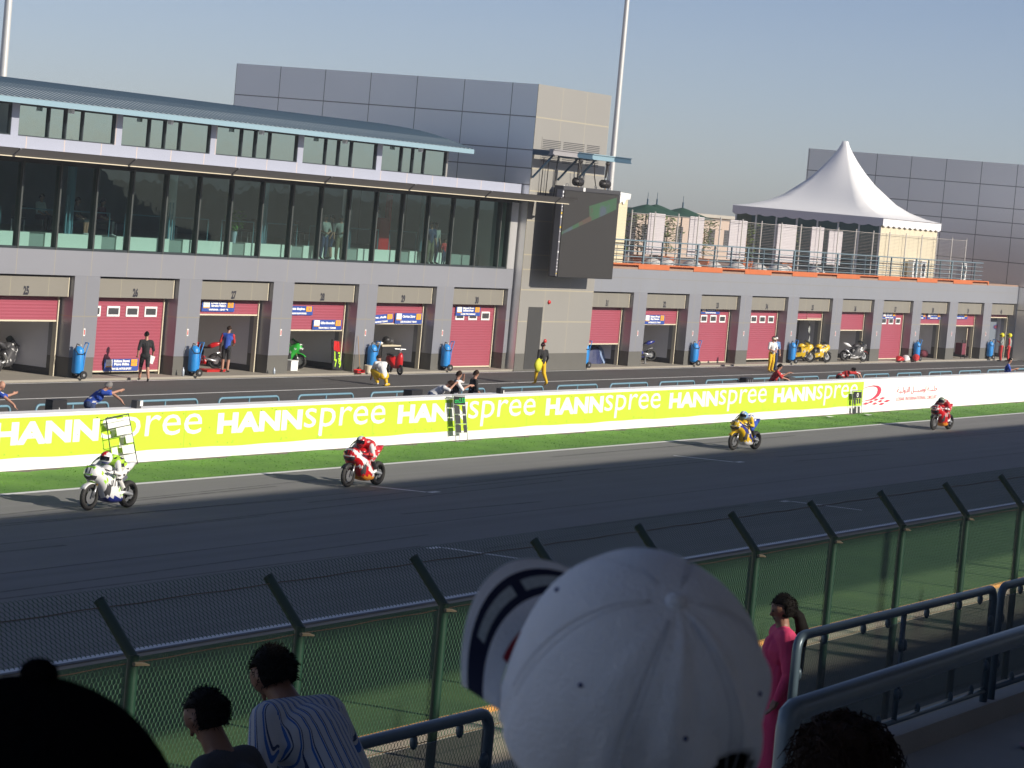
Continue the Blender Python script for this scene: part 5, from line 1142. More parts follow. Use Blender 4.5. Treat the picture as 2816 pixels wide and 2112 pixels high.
# garage 31: two covered bikes
for i, (p, col) in enumerate(((Zi(590,1000),'dark blue'),(Zi(745,1000),'pale blue'))):
    w = yp(*p, 62.4); b = MB(); rr = random.Random(i+3)
    b.loft([[((.10+.28*k)*math.cos(2*PI*j/18)*1.7*(1+.1*rr.random()), (.10+.28*k)*math.sin(2*PI*j/18)*(1+.15*rr.random()), z) for j in range(18)] for k, z in ((1.4,0),(1.2,.25),(1.0,.55),(.7,.8),(.3,.93))])
    o = b.build('bike_cover', mat('cover_'+col.replace(' ','_'), (0.02,0.03,0.10) if i == 0 else (0.25,0.36,0.58), 0.6, var=.3, scale=6)); o.location = (w.x,62.6,.085); tag(o, f'{col} sheet draped over a machine in garage 31', 'cover', 'sheets covering machines in garage 31')
# garage 32: bike tail-up, stool, tray
w = yp(*Zi(1185,990), 62.2); motorbike('dark blue motorcycle tail-on inside garage 32', (w.x+.25,62.9,.12), 2.4, ('bluegloss','bluegloss'), '8', group='motorcycles parked in the garages', plate='whitegloss')
w = yp(*Zi(1405,995), 62.6); t = thing('stool', 'low blue plastic stool inside garage 32', 'stool', (w.x,62.7,.085)); b = MB(); b.loft([[(-.2,-.15,.30),(.2,-.15,.30),(.2,.15,.30),(-.2,.15,.30)],[(-.18,-.13,.35),(.18,-.13,.35),(.18,.13,.35),(-.18,.13,.35)]]); b.build('seat', M_['blue'], t)
for x in (-.18,.18):
    for y in (-.12,.12): b = MB(); b.cyl((x*1.15,y*1.15,0),(x,y,.3),.035,.03,6); b.build('leg', M_['blue'], t)
w = yp(*Zi(1165,945), 61.8); t = thing('paddock_stand', 'small metal stand at the left of garage 32', 'stand', (w.x,61.8,.085)); b = MB(); b.box(-.3,.3,-.15,.15,.36,.46); b.build('top', M_['steel'], t); b = MB(); b.cyl((0,0,0),(0,0,.36),.04); b.box(-.15,.15,-.1,.1,0,.02); b.build('foot', M_['steel'], t)
# garage 35: yellow trike-like machine, yellow bike; 36: white and dark scooter
w = ap(Zj(1560,1530)); motorbike('yellow quad-like motorcycle nose-out by garage 35', (w.x-1.2,61.1,.085), -.55, ('yelgloss','yelgloss'), '5', group='yellow machines outside garage 35', plate='yellow', belly='black', fender='black')
motorbike('yellow motorcycle behind the other yellow one, beside the blue extinguisher', (w.x-3.0,61.4,.085), -.75, ('yelgloss','yelgloss'), '6', group='yellow machines outside garage 35', plate='yellow', belly='black', fender='black')
w = ap(Zj(1790,1500)); motorbike('black and white scooter-like motorcycle parked by garage 36', (w.x,61.0,.085), -.5, ('dark','whitegloss'), '2', group='machines outside the far garages', plate='whitegloss', belly='whitegloss', fender='redgloss')
w = yp(*Zj(1190,1000), 62.5); b = MB(); b.box(w.x-.9, w.x+.1, 62.9, 63.0, .1, 2.4); tag(b.build('black_screen', M_['black']), 'black partition screen standing at the left inside garage 35', 'screen')
w = yp(*Zj(1260,900), 61.9); b = MB(); N = 10; vs = []
for i in range(N+1): z = 2.55-1.75*i/N; x = w.x-.12+.35*(i/N); vs += [(x-.08-.02*math.sin(i*2),61.9+.05*math.sin(i*1.7),z),(x+.10+.02*math.cos(i*3),61.93+.05*math.cos(i*2.1),z)]
b.add(vs, [(2*i,2*i+1,2*i+3,2*i+2) for i in range(N)]); tag(b.build('hanging_flag', M_['greycloth']), 'narrow grey and white flag hanging in the mouth of garage 35', 'flag')
# red sprawl before garage 37, red bags in 38, red stand in 39, oval sign in 40
w = ap(Zk(110,1190)); rr = random.Random(9)
for i, (dx, col, sx_, lab) in enumerate(((0,'red',.45,'red fairing panel lying on the apron left of garage 37'),(1.0,'whitecloth',.35,'white fairing part on the apron between two red pieces'),(2.6,'redcloth',.6,'long red fairing part lying before garage 37'))):
    b = MB(); b.loft([sec(-sx_,.0,.08,.05),sec(-sx_*.4,0,.3+.05*i,.2),sec(sx_*.3,0,.22,.22),sec(sx_,0,.06,.06)]); o = b.build('fairing_part', M_[col], None, True); o.location = (w.x+dx,60.75,.085); o.rotation_euler.z = .2*i; tag(o, lab, 'fairing')
w = yp(*Zk(900,1140), 62.3)
for i, (dx, col, lab) in enumerate(((-.9,'maroon','dark red bag on the floor at the left of garage 38'),(-.3,'dark','dark bag on the floor in the middle of garage 38'),(.15,'red','bright red bag on the floor at the right of garage 38'))):
    b = MB(); b.ell((0,0,.22),(.42,.3,.24),14,8); b.cyl((-.2,0,.4),(.2,0,.42),.05); o = b.build('kit_bag', M_[col], None, True); o.location = (w.x+dx,62.4,.07); tag(o, lab, 'bag', 'kit bags in garage 38')
w = yp(*Zk(1400,1120), 61.9); t = thing('display_stand', 'red banner stand with white edge in the mouth of garage 39', 'stand', (w.x,61.9,.085)); hh = yp(*Zk(1420,765), 61.9).z-.085
b = MB(); b.box(-.05,.55,0,.05,.1,hh); b.build('red_sheet', M_['maroon'], t); b = MB(); b.box(-.2,-.06,-.02,.03,.1,hh); b.build('white_edge', M_['cream'], t); b = MB(); b.box(-.3,.6,-.2,.2,0,.1); b.build('foot', M_['dark'], t)
w = yp(*Zk(1290,1130), 61.6); t = thing('tool_trolley', 'dark red tool trolley at the left of garage 39', 'trolley', (w.x+.1,61.5,.085)); b = MB(); b.box(-.35,.35,-.22,.22,.25,.95); b.build('drawers', M_['maroon'], t)
for x in (-.34,.34): b = MB(); b.cyl((x,-.2,0),(x,-.2,1.15),.025); b.build('upright', M_['black'], t)
w1, w2 = yp(*Zk(1745,900), 62.2), yp(*Zk(1955,900), 62.2); b = MB(); b.box(w1.x-.6, w2.x+.3, 62.2, 62.26, .09, 2.95); o = part('inner_door', b, mat('inner_door', (0.16,0.19,0.23), 0.6)); 
w = yp(*Zk(1838,758), 62.15); b = MB(); N = 26; b.add([(w.x+.62*math.cos(2*PI*i/N), 62.19, w.z+.16*math.sin(2*PI*i/N)) for i in range(N)], [tuple(range(N))[::-1]], 0); b.add([(w.x+.5*math.cos(2*PI*i/N), 62.185, w.z+.11*math.sin(2*PI*i/N)) for i in range(N)], [tuple(range(N))[::-1]], 1); part('oval_sign', b, [M_['navy'], M_['maroon']])
# ================================================================ on the pit wall
def plate_board(label, p_tl, p_tr, p_br, p_bl, rows, fm, Yt=42.82, legs=0.0):
    A, B, C, D = [tp(*p, Yt) for p in (p_tl, p_tr, p_br, p_bl)]
    t = thing('pit_board', label, 'pit board', tuple((C+D)/2), 0, 'pit boards hung over the pit wall')
    def q(u, v, d=0): p = (A*(1-u)+B*u)*(1-v)+(D*(1-u)+C*u)*v; return p+Vector((0,-d,0))
    for a_, b_ in (((0,0),(1,0)),((0,0),(0,1)),((1,0),(1,1))):
        b = MB(); b.cyl(q(*a_), q(*b_), .014); part('frame', b, fm, t)
    for v in rows: b = MB(); b.cyl(q(0,v), q(1,v), .010); part('crossbar', b, fm, t)
    return t, q
Zw = zm(0, 1100, 560); Zx = zm(1080, 1000, 420); Zy = zm(1900, 1000, 560)
t, q = plate_board('tall pit board of white plates held over the wall by the grey-haired man', Zw(1150,200), Zw(1395,150), Zw(1495,690), Zw(1225,740), (.10,.22,.40,.58,.78), M_['dark'])
def plate(q, u0, u1, v0, v1, m, t, d=.012, name='plate'):
    b = MB(); b.add([q(u0,v1,d),q(u1,v1,d),q(u1,v0,d),q(u0,v0,d)], [(0,1,2,3)]); b.add([q(u0,v1,d-.008),q(u1,v1,d-.008),q(u1,v0,d-.008),q(u0,v0,d-.008)], [(3,2,1,0)]); return part(name, b, m, t)
for u0, u1, v0, v1, m in ((.02,.98,.06,.10,'white'),(.03,.97,.11,.21,'white'),(.35,.98,.23,.38,'white'),(.68,.98,.41,.56,'white'),(.05,.28,.60,.76,'white'),(.48,.96,.60,.76,'white'),(.5,.97,.80,.95,'white')): plate(q, u0, u1, v0, v1, M_[m], t)
t, q = plate_board('aluminium pit board with a green digit display, below the three men', Zx(868,450), Zx(1040,462), Zx(1088,1140), Zx(920,1155), (.02,.20,.40,.60,.79,.97), M_['alu'], 42.75)
plate(q, .05, .96, .03, .19, M_['black'], t, .02, 'display')
pm_ = emit_mat('green_digits', (0.02,0.55,0.12), .9); A_ = q(.5,.115,.026); sxw = (q(1,.115)-q(0,.115)); b = MB(); b.text('cm2.55', frot(A_.x,A_.y-.004,A_.z,math.atan2(sxw.y,sxw.x)), .2, bold=.006, depth=.004, width=sxw.length*.86); part('digits', b, pm_, t)
for v0, v1 in ((.22,.39),(.42,.59),(.62,.78)):
    for u0, u1 in ((.04,.48),(.70,.97)): plate(q, u0, u1, v0, v1, M_['dark'], t)
t, q = plate_board('small pit board with a white circle on black at the banner end', Zy(1755,292), Zy(1856,290), Zy(1852,548), Zy(1752,548), (.0,.32,.66), M_['alu'], 42.8)
plate(q, .08, .92, .06, .32, M_['black'], t, .02, 'black_panel')
c = q(.5,.19,.03); b = MB(); N = 16; b.add([(c.x+.11*math.cos(2*PI*i/N), c.y, c.z+.09*math.sin(2*PI*i/N)) for i in range(N)], [tuple(range(N))[::-1]]); b.add([(c.x+.05*math.cos(2*PI*i/N), c.y-.004, c.z+.045*math.sin(2*PI*i/N)) for i in range(N)], [tuple(range(N))[::-1]], 1); part('circle', b, [M_['white'], M_['black']], t)
for u0, u1 in ((.12,.36),(.44,.6),(.68,.86)): plate(q, u0, u1, .34, .56, M_['dark'], t)
for u0, u1 in ((.2,.4),(.55,.8)): plate(q, u0, u1, .68, .98, M_['dark'], t)
# bits on and behind the wall
def onwall(p, label, cat, name, dims, m, z=1.375, Yt=43.2, rz=0.0, detail=None):
    w = tp(p[0], p[1], Yt); b = MB(); a_, d_, h_ = dims; b.loft([[(-a_,-d_,0),(a_,-d_,0),(a_,d_,0),(-a_,d_,0)],[(-a_*.96,-d_*.96,h_),(a_*.96,-d_*.96,h_),(a_*.96,d_*.96,h_),(-a_*.96,d_*.96,h_)]])
    if detail: detail(b, a_, d_, h_)
    o = b.build(name, m); o.location = (w.x, w.y, z); o.rotation_euler.z = rz; tag(o, label, cat); return o
onwall(Zw(605,128), 'black box with white letters hung on the hoop rail at far left', 'box', 'monitor_box', (.32,.12,.36), [M_['black'], M_['white']], .93, 45.9, detail=lambda b,a_,d_,h_: b.text('edan', front(0,-d_,.08), .2, m=1, width=a_*1.7, depth=.006))
onwall(Zw(1475,105), 'small grey camera box standing on the wall right of the grey-haired man', 'box', 'camera_box', (.10,.09,.20), [M_['dark'], M_['white']], detail=lambda b,a_,d_,h_: b.box(.02,.14,-.11,-.09,.06,.20,1))
onwall(Zh(690,1470), 'large black case behind the wall left of the three men', 'case', 'equipment_case', (.42,.15,.40), [M_['black']], 1.0, 44.6, .1)
onwall(Zh(1635,1440), 'small black camera on the wall right of the three men', 'camera', 'camera', (.10,.08,.17), [M_['black'], M_['white']], detail=lambda b,a_,d_,h_: b.box(.1,.18,-.06,.06,.0,.1,1))
onwall(Zy(600,205), 'black equipment bag hung on a hoop rail left of the red-shirted man', 'bag', 'equipment_bag', (.36,.16,.38), [M_['black'], M_['steel']], .88, 45.6, detail=lambda b,a_,d_,h_: [b.box(-.2+.2*i,-.12+.2*i,-d_-.01,-d_,.05,.32,1) for i in range(3)])
onwall(Zy(1070,190), 'black folding seat behind the wall right of the red-shirted man', 'chair', 'camp_chair', (.26,.12,.36), [M_['dark']], .95, 45.0, -.2)
for p, lab in ((Zy(1500,583),'small white scrap on the turf left of the far pit board'),(Zy(1920,563),'white slip of paper on the turf right of the far pit board')):
    w = gp(*p, .01); b = MB(); b.add([(-.25,-.1,0),(.25,-.12,.02),(.22,.1,.0),(-.2,.12,.03)], [(0,1,2,3)]); b.add([(-.25,-.1,-.006),(.25,-.12,.014),(.22,.1,-.006),(-.2,.12,.024)], [(3,2,1,0)]); o = b.build('paper_scrap', M_['white']); o.location = (w.x,w.y,.04); tag(o, lab, 'litter')
# ================================================================ people in the pit lane and on the wall
def at(p, z=0.0): return gp(p[0], p[1], z)
STRIDE = pose(knL=(-.10,.18,.53), anL=(-.10,.22,.12), toL=(-.11,.38,.06), knR=(.10,-.05,.52), anR=(.10,-.30,.16), toR=(.11,-.16,.05), elL=(-.27,-.08,1.15), wrL=(-.28,-.02,.92), elR=(.27,-.02,1.15), wrR=(.28,.10,.93), haR=(.28,.14,.85))
w = at((375,1049)); person('man in black T-shirt and shorts walking past garage 26, white paper in hand', (w.x+.2,60.0,0), -.75, STRIDE, L_(top='blackcloth', low='blackcloth', calf='skin', shoe='dark'), face=-25)
b = MB(); b.box(-.11,.11,-.004,.004,-.14,.14); o = b.build('paper_sheaf', M_['white']); o.location = (w.x+.38,59.86,.80); o.rotation_euler = (.1,.25,-.4); tag(o, 'white sheaf of paper held by the man in black', 'paper')
w = at(Zg(205,1240), .085); person('mechanic in blue and red shirt and black shorts bending at the motorcycle in garage 27', (w.x-.25,61.6,.085), -1.2, lean(pose(elR=(.22,.18,1.2), wrR=(.15,.42,1.15), haR=(.12,.5,1.13)), 14), L_(top='bluecloth', sleeve='redcloth', low='blackcloth', calf='skin', shoe='black'), hair='hairb')
SQ = pose(pel=(0,-.06,.36), chest=(0,.16,.66), neck=(0,.30,.78), head=(0,.40,.88), shL=(-.19,.24,.74), elL=(-.22,.40,.48), wrL=(-.16,.52,.26), haL=(-.15,.55,.18), shR=(.19,.24,.74), elR=(.22,.40,.48), wrR=(.16,.52,.26), haR=(.15,.56,.18), hiL=(-.12,-.02,.34), knL=(-.22,.36,.47), anL=(-.17,.02,.10), toL=(-.2,.2,.035), hiR=(.12,-.02,.34), knR=(.22,.36,.47), anR=(.17,.02,.10), toR=(.2,.2,.035))
w = at(Zg(2160,1425)); person('marshal in white T-shirt and yellow trousers crouching in the pit lane', (w.x+.1,w.y,0), -.55, SQ, L_(top='whitecloth', low='yelcloth', shoe='whitecloth'), hair='hairb', sc=1.12)
b = MB(); b.tube([(0,0,.03),(.45,.1,.05),(.6,.15,.04)], [.03,.05,.02]); o = b.build('yellow_flag', M_['yelcloth']); o.location = (w.x+.15,w.y-.1,0); tag(o, 'furled yellow flag on the asphalt before the crouching marshal', 'flag')
w = at((1485,1060)); person('marshal in black jacket, maroon cap and yellow trousers walking away', (w.x,w.y,0), -.45, STRIDE, L_(top='blackcloth', low='yelcloth', fore='blackcloth', shoe='yelcloth', skin='skind'), cap='maroon', face=-50)
b = MB(); rr = random.Random(4); b.ell((0,0,0),(.22,.12,.24),12,8); b.v = [(x*(1+.25*rr.random()), y*(1+.25*rr.random()), z*(1+.3*rr.random())) for x, y, z in b.v]; b.cyl((.1,0,.1),(.3,0,.25),.012)
o = b.build('flag_bundle', mat('fluo_yellow', (0.62,0.62,0.03), 0.7), None, True); o.location = (w.x-.42,w.y-.05,.85); tag(o, 'bundled fluorescent yellow flag in the walking marshal\'s left hand', 'flag')
FOLD = pose(elL=(-.26,.05,1.15), wrL=(-.05,.24,1.08), haL=(.03,.24,1.06), elR=(.26,.05,1.15), wrR=(.05,.24,1.04), haR=(-.03,.24,1.02))
w = at((2118,1022)); person('marshal in white T-shirt, yellow trousers and pale cap facing the wall', (w.x,w.y,0), PI-.5, FOLD, L_(top='whitecloth', low='yelcloth', shoe='yelcloth'), cap='cream')
w2 = at((2142,1018)); person('man in pale blue shirt and white cap beside the yellow-trousered marshal', (w.x+1.15,w.y+.35,0), PI-.9, pose(elR=(.30,-.02,1.16), wrR=(.2,.12,.98), haR=(.15,.14,.95)), L_(top='paleblue', low='denim'), cap='white') if M_.setdefault('paleblue', mat('pale_blue_cloth', (0.17,0.33,0.62), 0.85, bump=.3)) else 0
w = at((2679,984), .0)
person('fireman in grey vest, red trousers and yellow helmet, left of the pair', (178.2,60.2,0), .5, pose(elL=(-.25,.1,1.18), wrL=(-.1,.28,1.25), haL=(-.05,.3,1.3)), L_(top='greycloth', sleeve='greycloth', low='redcloth', fore='redcloth'), helmet=('fluo','fluo'), group=None) if M_.setdefault('fluo', mat('fluo_helmet', (0.75,0.68,0.02), 0.35)) else 0
person('fireman in red overalls and yellow helmet, right of the pair', (179.1,60.0,0), .2, DEF, L_(top='greycloth', sleeve='redcloth', low='redcloth', fore='redcloth'), helmet=('fluo','fluo'))
# --- on the wall; the local +Y of a person faces the track when rz = pi
OVER = pose(pel=(0,-.08,.98), elL=(-.28,.20,1.28), wrL=(-.20,.46,1.30), haL=(-.18,.54,1.27), elR=(.28,.20,1.28), wrR=(.20,.46,1.30), haR=(.18,.54,1.27))
def wallman(head_px, label, rz, J, c, dy=0.0, Yh=44.0, **kw):
    h = tp(head_px[0], head_px[1], Yh); R = Matrix.Rotation(rz, 3, 'Z'); hv = R @ Vector(J['head'])
    s = kw.pop('sc', 1.0); base = h-hv*s; return person(label, (base.x, base.y, base.z if abs(base.z) < .45 else 0.0), rz, J, c, sc=s, **kw)
J1 = lean(OVER, 28); J1.update(elR=(.30,.42,1.30), wrR=(.34,.68,1.12), haR=(.35,.74,1.03), elL=(-.28,.45,1.25), wrL=(-.38,.60,1.30), haL=(-.45,.66,1.33))
wallman(Zw(30,-260+0) if False else (2,1062), 'bald man in blue shirt leaning on the wall at the left edge', PI+.6, J1, L_(patch=('whitecloth',.05), top='bluecloth', low='denim'), hair=None)
J2 = lean(OVER, 34); J2.update(elL=(-.30,.50,1.30), wrL=(-.22,.78,1.12), haL=(-.20,.84,1.02), elR=(.26,.42,1.30), wrR=(.10,.66,1.38), haR=(.06,.74,1.40))
J2 = {k: v for k, v in J2.items()}
wallman((296,1063), 'grey-haired man in blue shirt bending over the wall holding a pit board', PI+.75, J2, L_(patch=('whitecloth',.05), top='bluecloth', low='denim'), hair='hairg', face=20)
J3 = lean(OVER, 46); J3.update(elL=(-.24,.45,1.18), wrL=(-.05,.62,1.40), haL=(.03,.66,1.40), elR=(.24,.45,1.18), wrR=(.08,.64,1.40), haR=(.0,.68,1.42))
wallman((1237,1056), 'curly-haired man in white and black shirt slumped on his arms on the wall', PI+.55, J3, L_(patch=('whitecloth',.05), top='whitecloth', sleeve='whitecloth', low='denim'), hair='hairb', face=35)
J4 = pose(elR=(.22,.20,1.22), wrR=(.12,.42,1.40), haR=(.08,.48,1.40), elL=(-.34,.22,1.44), wrL=(-.13,.20,1.66), haL=(-.05,.18,1.69)); J4 = lean(J4, 6)
wallman((1262,1032), 'long-haired man in white and black shirt shading his eyes with one hand', PI+.6, J4, L_(patch=('whitecloth',.05), top='blackcloth', sleeve='whitecloth', low='denim'), hair='hairb', face=30)
J5 = lean(FOLD, 4)
wallman((1309,1030), 'man in black team shirt with red collar, arms folded, right of the three', PI+.85, J5, L_(patch=('whitecloth',.05), top='blackcloth', low='dark'), hair='hairb', face=20)
J6 = lean(OVER, 14); J6.update(elL=(-.30,.36,1.24), wrL=(-.34,.62,1.40), haL=(-.35,.7,1.39))
wallman((2144,1010), 'man in red shirt leaning one arm on the wall left of the pit board', PI+.5, J6, L_(patch=('whitecloth',.05), top='redcloth', low='denim'), face=10)
J7 = lean(OVER, 52); J7.update(elL=(-.20,.74,1.2), wrL=(-.16,.88,.98), haL=(-.14,.90,.90), elR=(.16,.74,1.2), wrR=(.14,.88,1.0), haR=(.14,.9,.92))
wallman((2345,1018), 'man in red shirt bent far over the wall above the small pit board', PI+.75, J7, L_(patch=('whitecloth',.05), top='redcloth', low='blackcloth'), face=20)
wallman((2777,993), 'man in blue shirt and sunglasses standing at the wall at far right', PI+.3, lean(pose(elL=(-.26,.14,1.2), wrL=(-.1,.36,1.28), haL=(-.04,.40,1.30), elR=(.26,.14,1.2), wrR=(.14,.40,1.34), haR=(.1,.46,1.36)), 6), L_(patch=('whitecloth',.05), top='bluecloth', low='denim'), face=-10)
# --- behind the glass and on the terrace
def inside(px, label, rz, J, c, Y=62.2, **kw): w = yp(px[0], px[1], Y); return person(label, (w.x, Y, 4.475 if Y < 62.7 else 4.905), rz, J, c, vox=.02, hands=False, **kw)
inside(Zd(910,1650), 'grey-shirted man behind the glass, left of two standing together', PI-.4, FOLD, L_(top='greycloth', low='denim'), hair='hairg')
inside(Zd(975,1650), 'person in dark clothes behind the glass between the two grey shirts', .6, DEF, L_(top='dark', low='denim', calf='skin'), 62.5)
inside(Zd(1045,1650), 'man in grey shirt and camouflage trousers behind the glass', 2.4, pose(elL=(-.26,.1,1.15), wrL=(-.1,.2,1.1), haL=(-.05,.2,1.1)), L_(top='greycloth', low='khaki'), hair='hairg')
inside(Zd(1360,1650), 'person in white shirt behind the glass beside the red stand', .4, DEF, L_(top='whitecloth', low='dark'), 64.0)
inside(Zd(1830,1650), 'person in dark shirt behind the glass, left of two near the right', 2.6, DEF, L_(top='denim', low='khaki'))
inside(Zd(1870,1650), 'person pointing with a raised arm behind the glass', 2.8, pose(elR=(.36,.12,1.5), wrR=(.52,.22,1.66), haR=(.58,.25,1.7)), L_(top='greycloth', low='denim'), 62.4, hair='hairb')
inside(Zd(1955,1650), 'child in red standing behind the glass', 2.9, DEF, L_(top='redcloth', low='denim'), 61.9, sc=.62)
SIT = pose(pel=(0,0,.52), chest=(0,.02,.86), neck=(0,.03,1.03), head=(0,.06,1.19), shL=(-.19,.02,.98), elL=(-.24,.08,.72), wrL=(-.16,.3,.62), haL=(-.14,.38,.6), shR=(.19,.02,.98), elR=(.24,.08,.72), wrR=(.16,.3,.62), haR=(.14,.38,.6), hiL=(-.1,.02,.5), knL=(-.13,.44,.5), anL=(-.12,.42,.09), toL=(-.12,.58,.035), hiR=(.1,.02,.5), knR=(.13,.44,.5), anR=(.12,.42,.09), toR=(.12,.58,.035))
inside(Zc(640,1500), 'person in dark top and pale shoes seated behind the glass at left', PI+.3, SIT, L_(top='dark', low='dark', calf='skin', shoe='whitecloth'), 63.6)
inside(Zc(860,1500), 'person in pink-grey top seated behind the glass, right of the dark-topped one', PI+.2, SIT, L_(top='maroon', low='dark', shoe='whitecloth'), 63.8)
inside(Zc(330,1500), 'person in white top seated far left behind the glass', PI, SIT, L_(top='whitecloth', low='dark'), 65.0)
sv = random.Random(12)
for i in range(9):
    x = 80+3.4*i+sv.uniform(-.6,.6); t = thing('lounge_chair', 'dark steel-legged chair on the raised floor behind the glass', 'chair', (x, 64.6+sv.uniform(-.4,1.2), 4.905), sv.uniform(0,6), 'dark chairs behind the glass')
    b = MB(); b.box(-.25,.25,-.25,.25,.42,.48); b.build('seat', M_['black'], t); b = MB(); b.box(-.25,.25,.22,.26,.5,.9); b.build('backrest', M_['black'], t)
    for sx_ in (-.22,.22):
        for sy_ in (-.22,.22): b = MB(); b.cyl((sx_,sy_,0),(sx_,sy_,.42),.014); b.build('leg', M_['alu'], t)
w = yp(*Zd(1410,1600), 63.6); t = thing('red_stand', 'bright red display stand with a red post behind the glass', 'stand', (w.x, 63.6, 4.905)); b = MB(); b.loft([[(-.55,-.2,0),(.45,-.2,0),(.45,.2,0),(-.55,.2,0)],[(-.35,-.12,1.35),(.2,-.12,1.35),(.2,.12,1.35),(-.35,.12,1.35)]]); b.build('base', M_['red'], t); b = MB(); b.box(.28,.5,-.1,.1,0,2.35); b.build('post', M_['red'], t)
w = yp(*Zd(150,1600), 63.0); t = thing('indoor_plant', 'tall leafy plant in a pale vase behind the glass', 'plant', (w.x, 63.1, 4.905)); b = MB(); b.cyl((0,0,0),(0,0,.45),.09,.13,12); b.build('vase', m_clear, t); b = MB()
for i in range(150):
    c = Vector((sv.gauss(0,.16), sv.gauss(0,.16), sv.uniform(.45,1.25))); a = sv.uniform(0,6.3); u = Vector((math.cos(a),math.sin(a),sv.uniform(-.5,.8)))*.12; v = Vector((-math.sin(a),math.cos(a),.2))*.04; b.add([c-u,c+v,c+u,c-v], [(0,1,2,3)])
b.build('foliage', mat('fresh_leaf', (0.12,0.30,0.05), 0.6, var=.3), t)
w = yp(*zm(1650,480,400)(800,1330), 63.0); person('dark-haired person in maroon top sitting on the terrace behind the railing', (w.x-.2,62.9,4.8), -1.2, lean(SIT, 20), L_(top='maroon', sleeve='maroon', low='dark', skin='skind'), vox=.02)
# ================================================================ FOREGROUND spectators
def head_at(x, y, depth): return C0 + ray(x, y)*depth
M_['pinkcloth'] = mat('pink_cloth', (0.62,0.045,0.14), 0.8, bump=.5, bscale=14, var=.1)
def stripes(name, cols, period, axis):
    m = mat(name, cols[0], 0.85); n = m.node_tree; b = n.nodes['Principled BSDF']; L = n.links
    tc = n.nodes.new('ShaderNodeTexCoord'); mp = n.nodes.new('ShaderNodeMapping'); mp.inputs['Rotation'].default_value = axis; L.new(tc.outputs['Object'], mp.inputs[0]); sx = n.nodes.new('ShaderNodeSeparateXYZ'); L.new(mp.outputs[0], sx.inputs[0])
    k = n.nodes.new('ShaderNodeMath'); k.operation = 'MULTIPLY'; k.inputs[1].default_value = 1/period; L.new(sx.outputs[0], k.inputs[0]); f = n.nodes.new('ShaderNodeMath'); f.operation = 'FRACT'; L.new(k.outputs[0], f.inputs[0])
    r = n.nodes.new('ShaderNodeValToRGB'); r.color_ramp.interpolation = 'CONSTANT'; L.new(f.outputs[0], r.inputs[0]); e = r.color_ramp.elements; e[0].position = 0; e[0].color = cols[0]+(1,); e[1].position = .55; e[1].color = cols[1]+(1,)
    q = e.new(.72); q.color = cols[0]+(1,); q = e.new(.80); q.color = cols[2]+(1,); q = e.new(.90); q.color = cols[0]+(1,); L.new(r.outputs[0], b.inputs['Base Color']); return m
M_['stripecloth'] = stripes('striped_cloth', ((0.50,0.52,0.55),(0.04,0.13,0.42),(0.03,0.05,0.12)), .036, (0,0,0))
M_['sleevecloth'] = stripes('striped_sleeve', ((0.50,0.52,0.55),(0.04,0.13,0.42),(0.03,0.05,0.12)), .036, (.5,0,1.57))
M_['boytop'] = mat('boy_top', (0.055,0.055,0.06), 0.9, bump=.4)
def seat_person(label, headc, rz, J, c, **kw):
    R = Matrix.Rotation(rz, 3, 'Z'); base = headc-R @ Vector(J['head'])*kw.get('sc',1.0); return person(label, tuple(base), rz, J, c, **kw)
FW = -math.radians(62)        # facing from the stand towards the picture's middle distance
SL = lean(pose(elL=(-.30,.10,1.18), wrL=(-.22,.34,1.14), haL=(-.18,.42,1.14), elR=(.30,.10,1.18), wrR=(.22,.34,1.14), haR=(.18,.42,1.14)), 44)
SM = seat_person('man in blue and white striped shirt leaning forward, seen from behind', head_at(752,1868,13.0), -.22, SL, L_(top='stripecloth', sleeve='sleevecloth', low='dark', skin='skind', fore='skind'), hair=None, vox=.011, face=0, build=1.22)
SB = seat_person('boy with short dark hair and dark top left of the striped shirt', head_at(566,1982,12.4), .05, lean(DEF, 26), L_(top='boytop', low='dark', skin='skind'), hair=None, vox=.010, sc=.94, hl=.98, build=1.0, face=-5)
# girl in pink with a long ponytail
gj = pose(pel=(0,0,.96)); gl = seat_person('girl in a bright pink dress with a long dark ponytail, facing left', head_at(2150,1682,25.2), .62, gj, L_(top='pinkcloth', low='pinkcloth', fore='pinkcloth', skin='skind', shoe='dark'), hair=None, vox=.011, sc=.97, build=1.3)
b = MB(); N = 20; b.loft([[(rx_*math.cos(2*PI*i/N)*(1+.06*math.sin(5*2*PI*i/N)), ry_*math.sin(2*PI*i/N)*(1+.06*math.sin(5*2*PI*i/N)), z) for i in range(N)] for z, rx_, ry_ in ((1.18,.175,.145),(1.02,.17,.145),(.9,.205,.175),(.6,.225,.195),(.3,.245,.215),(.18,.25,.22))]); b.build('dress', M_['pinkcloth'], gl, True)
b = MB(); b.tube([(0,-.05,1.66),(0,-.13,1.60),(.01,-.17,1.48),(.02,-.16,1.30),(.01,-.15,1.12),(.02,-.14,.99)], [.05,.045,.06,.07,.055,.015], 12); b.v = [(x*(1+.08*math.sin(60*z)), y*(1+.05*math.sin(47*z+x*30)), z) for x, y, z in b.v]; b.build('ponytail', M_['hairk'], gl, True)
b = MB(); b.ell((0,-.075,1.62),(.03,.02,.03),10,6); b.build('hair_tie', M_['red'], gl, True)
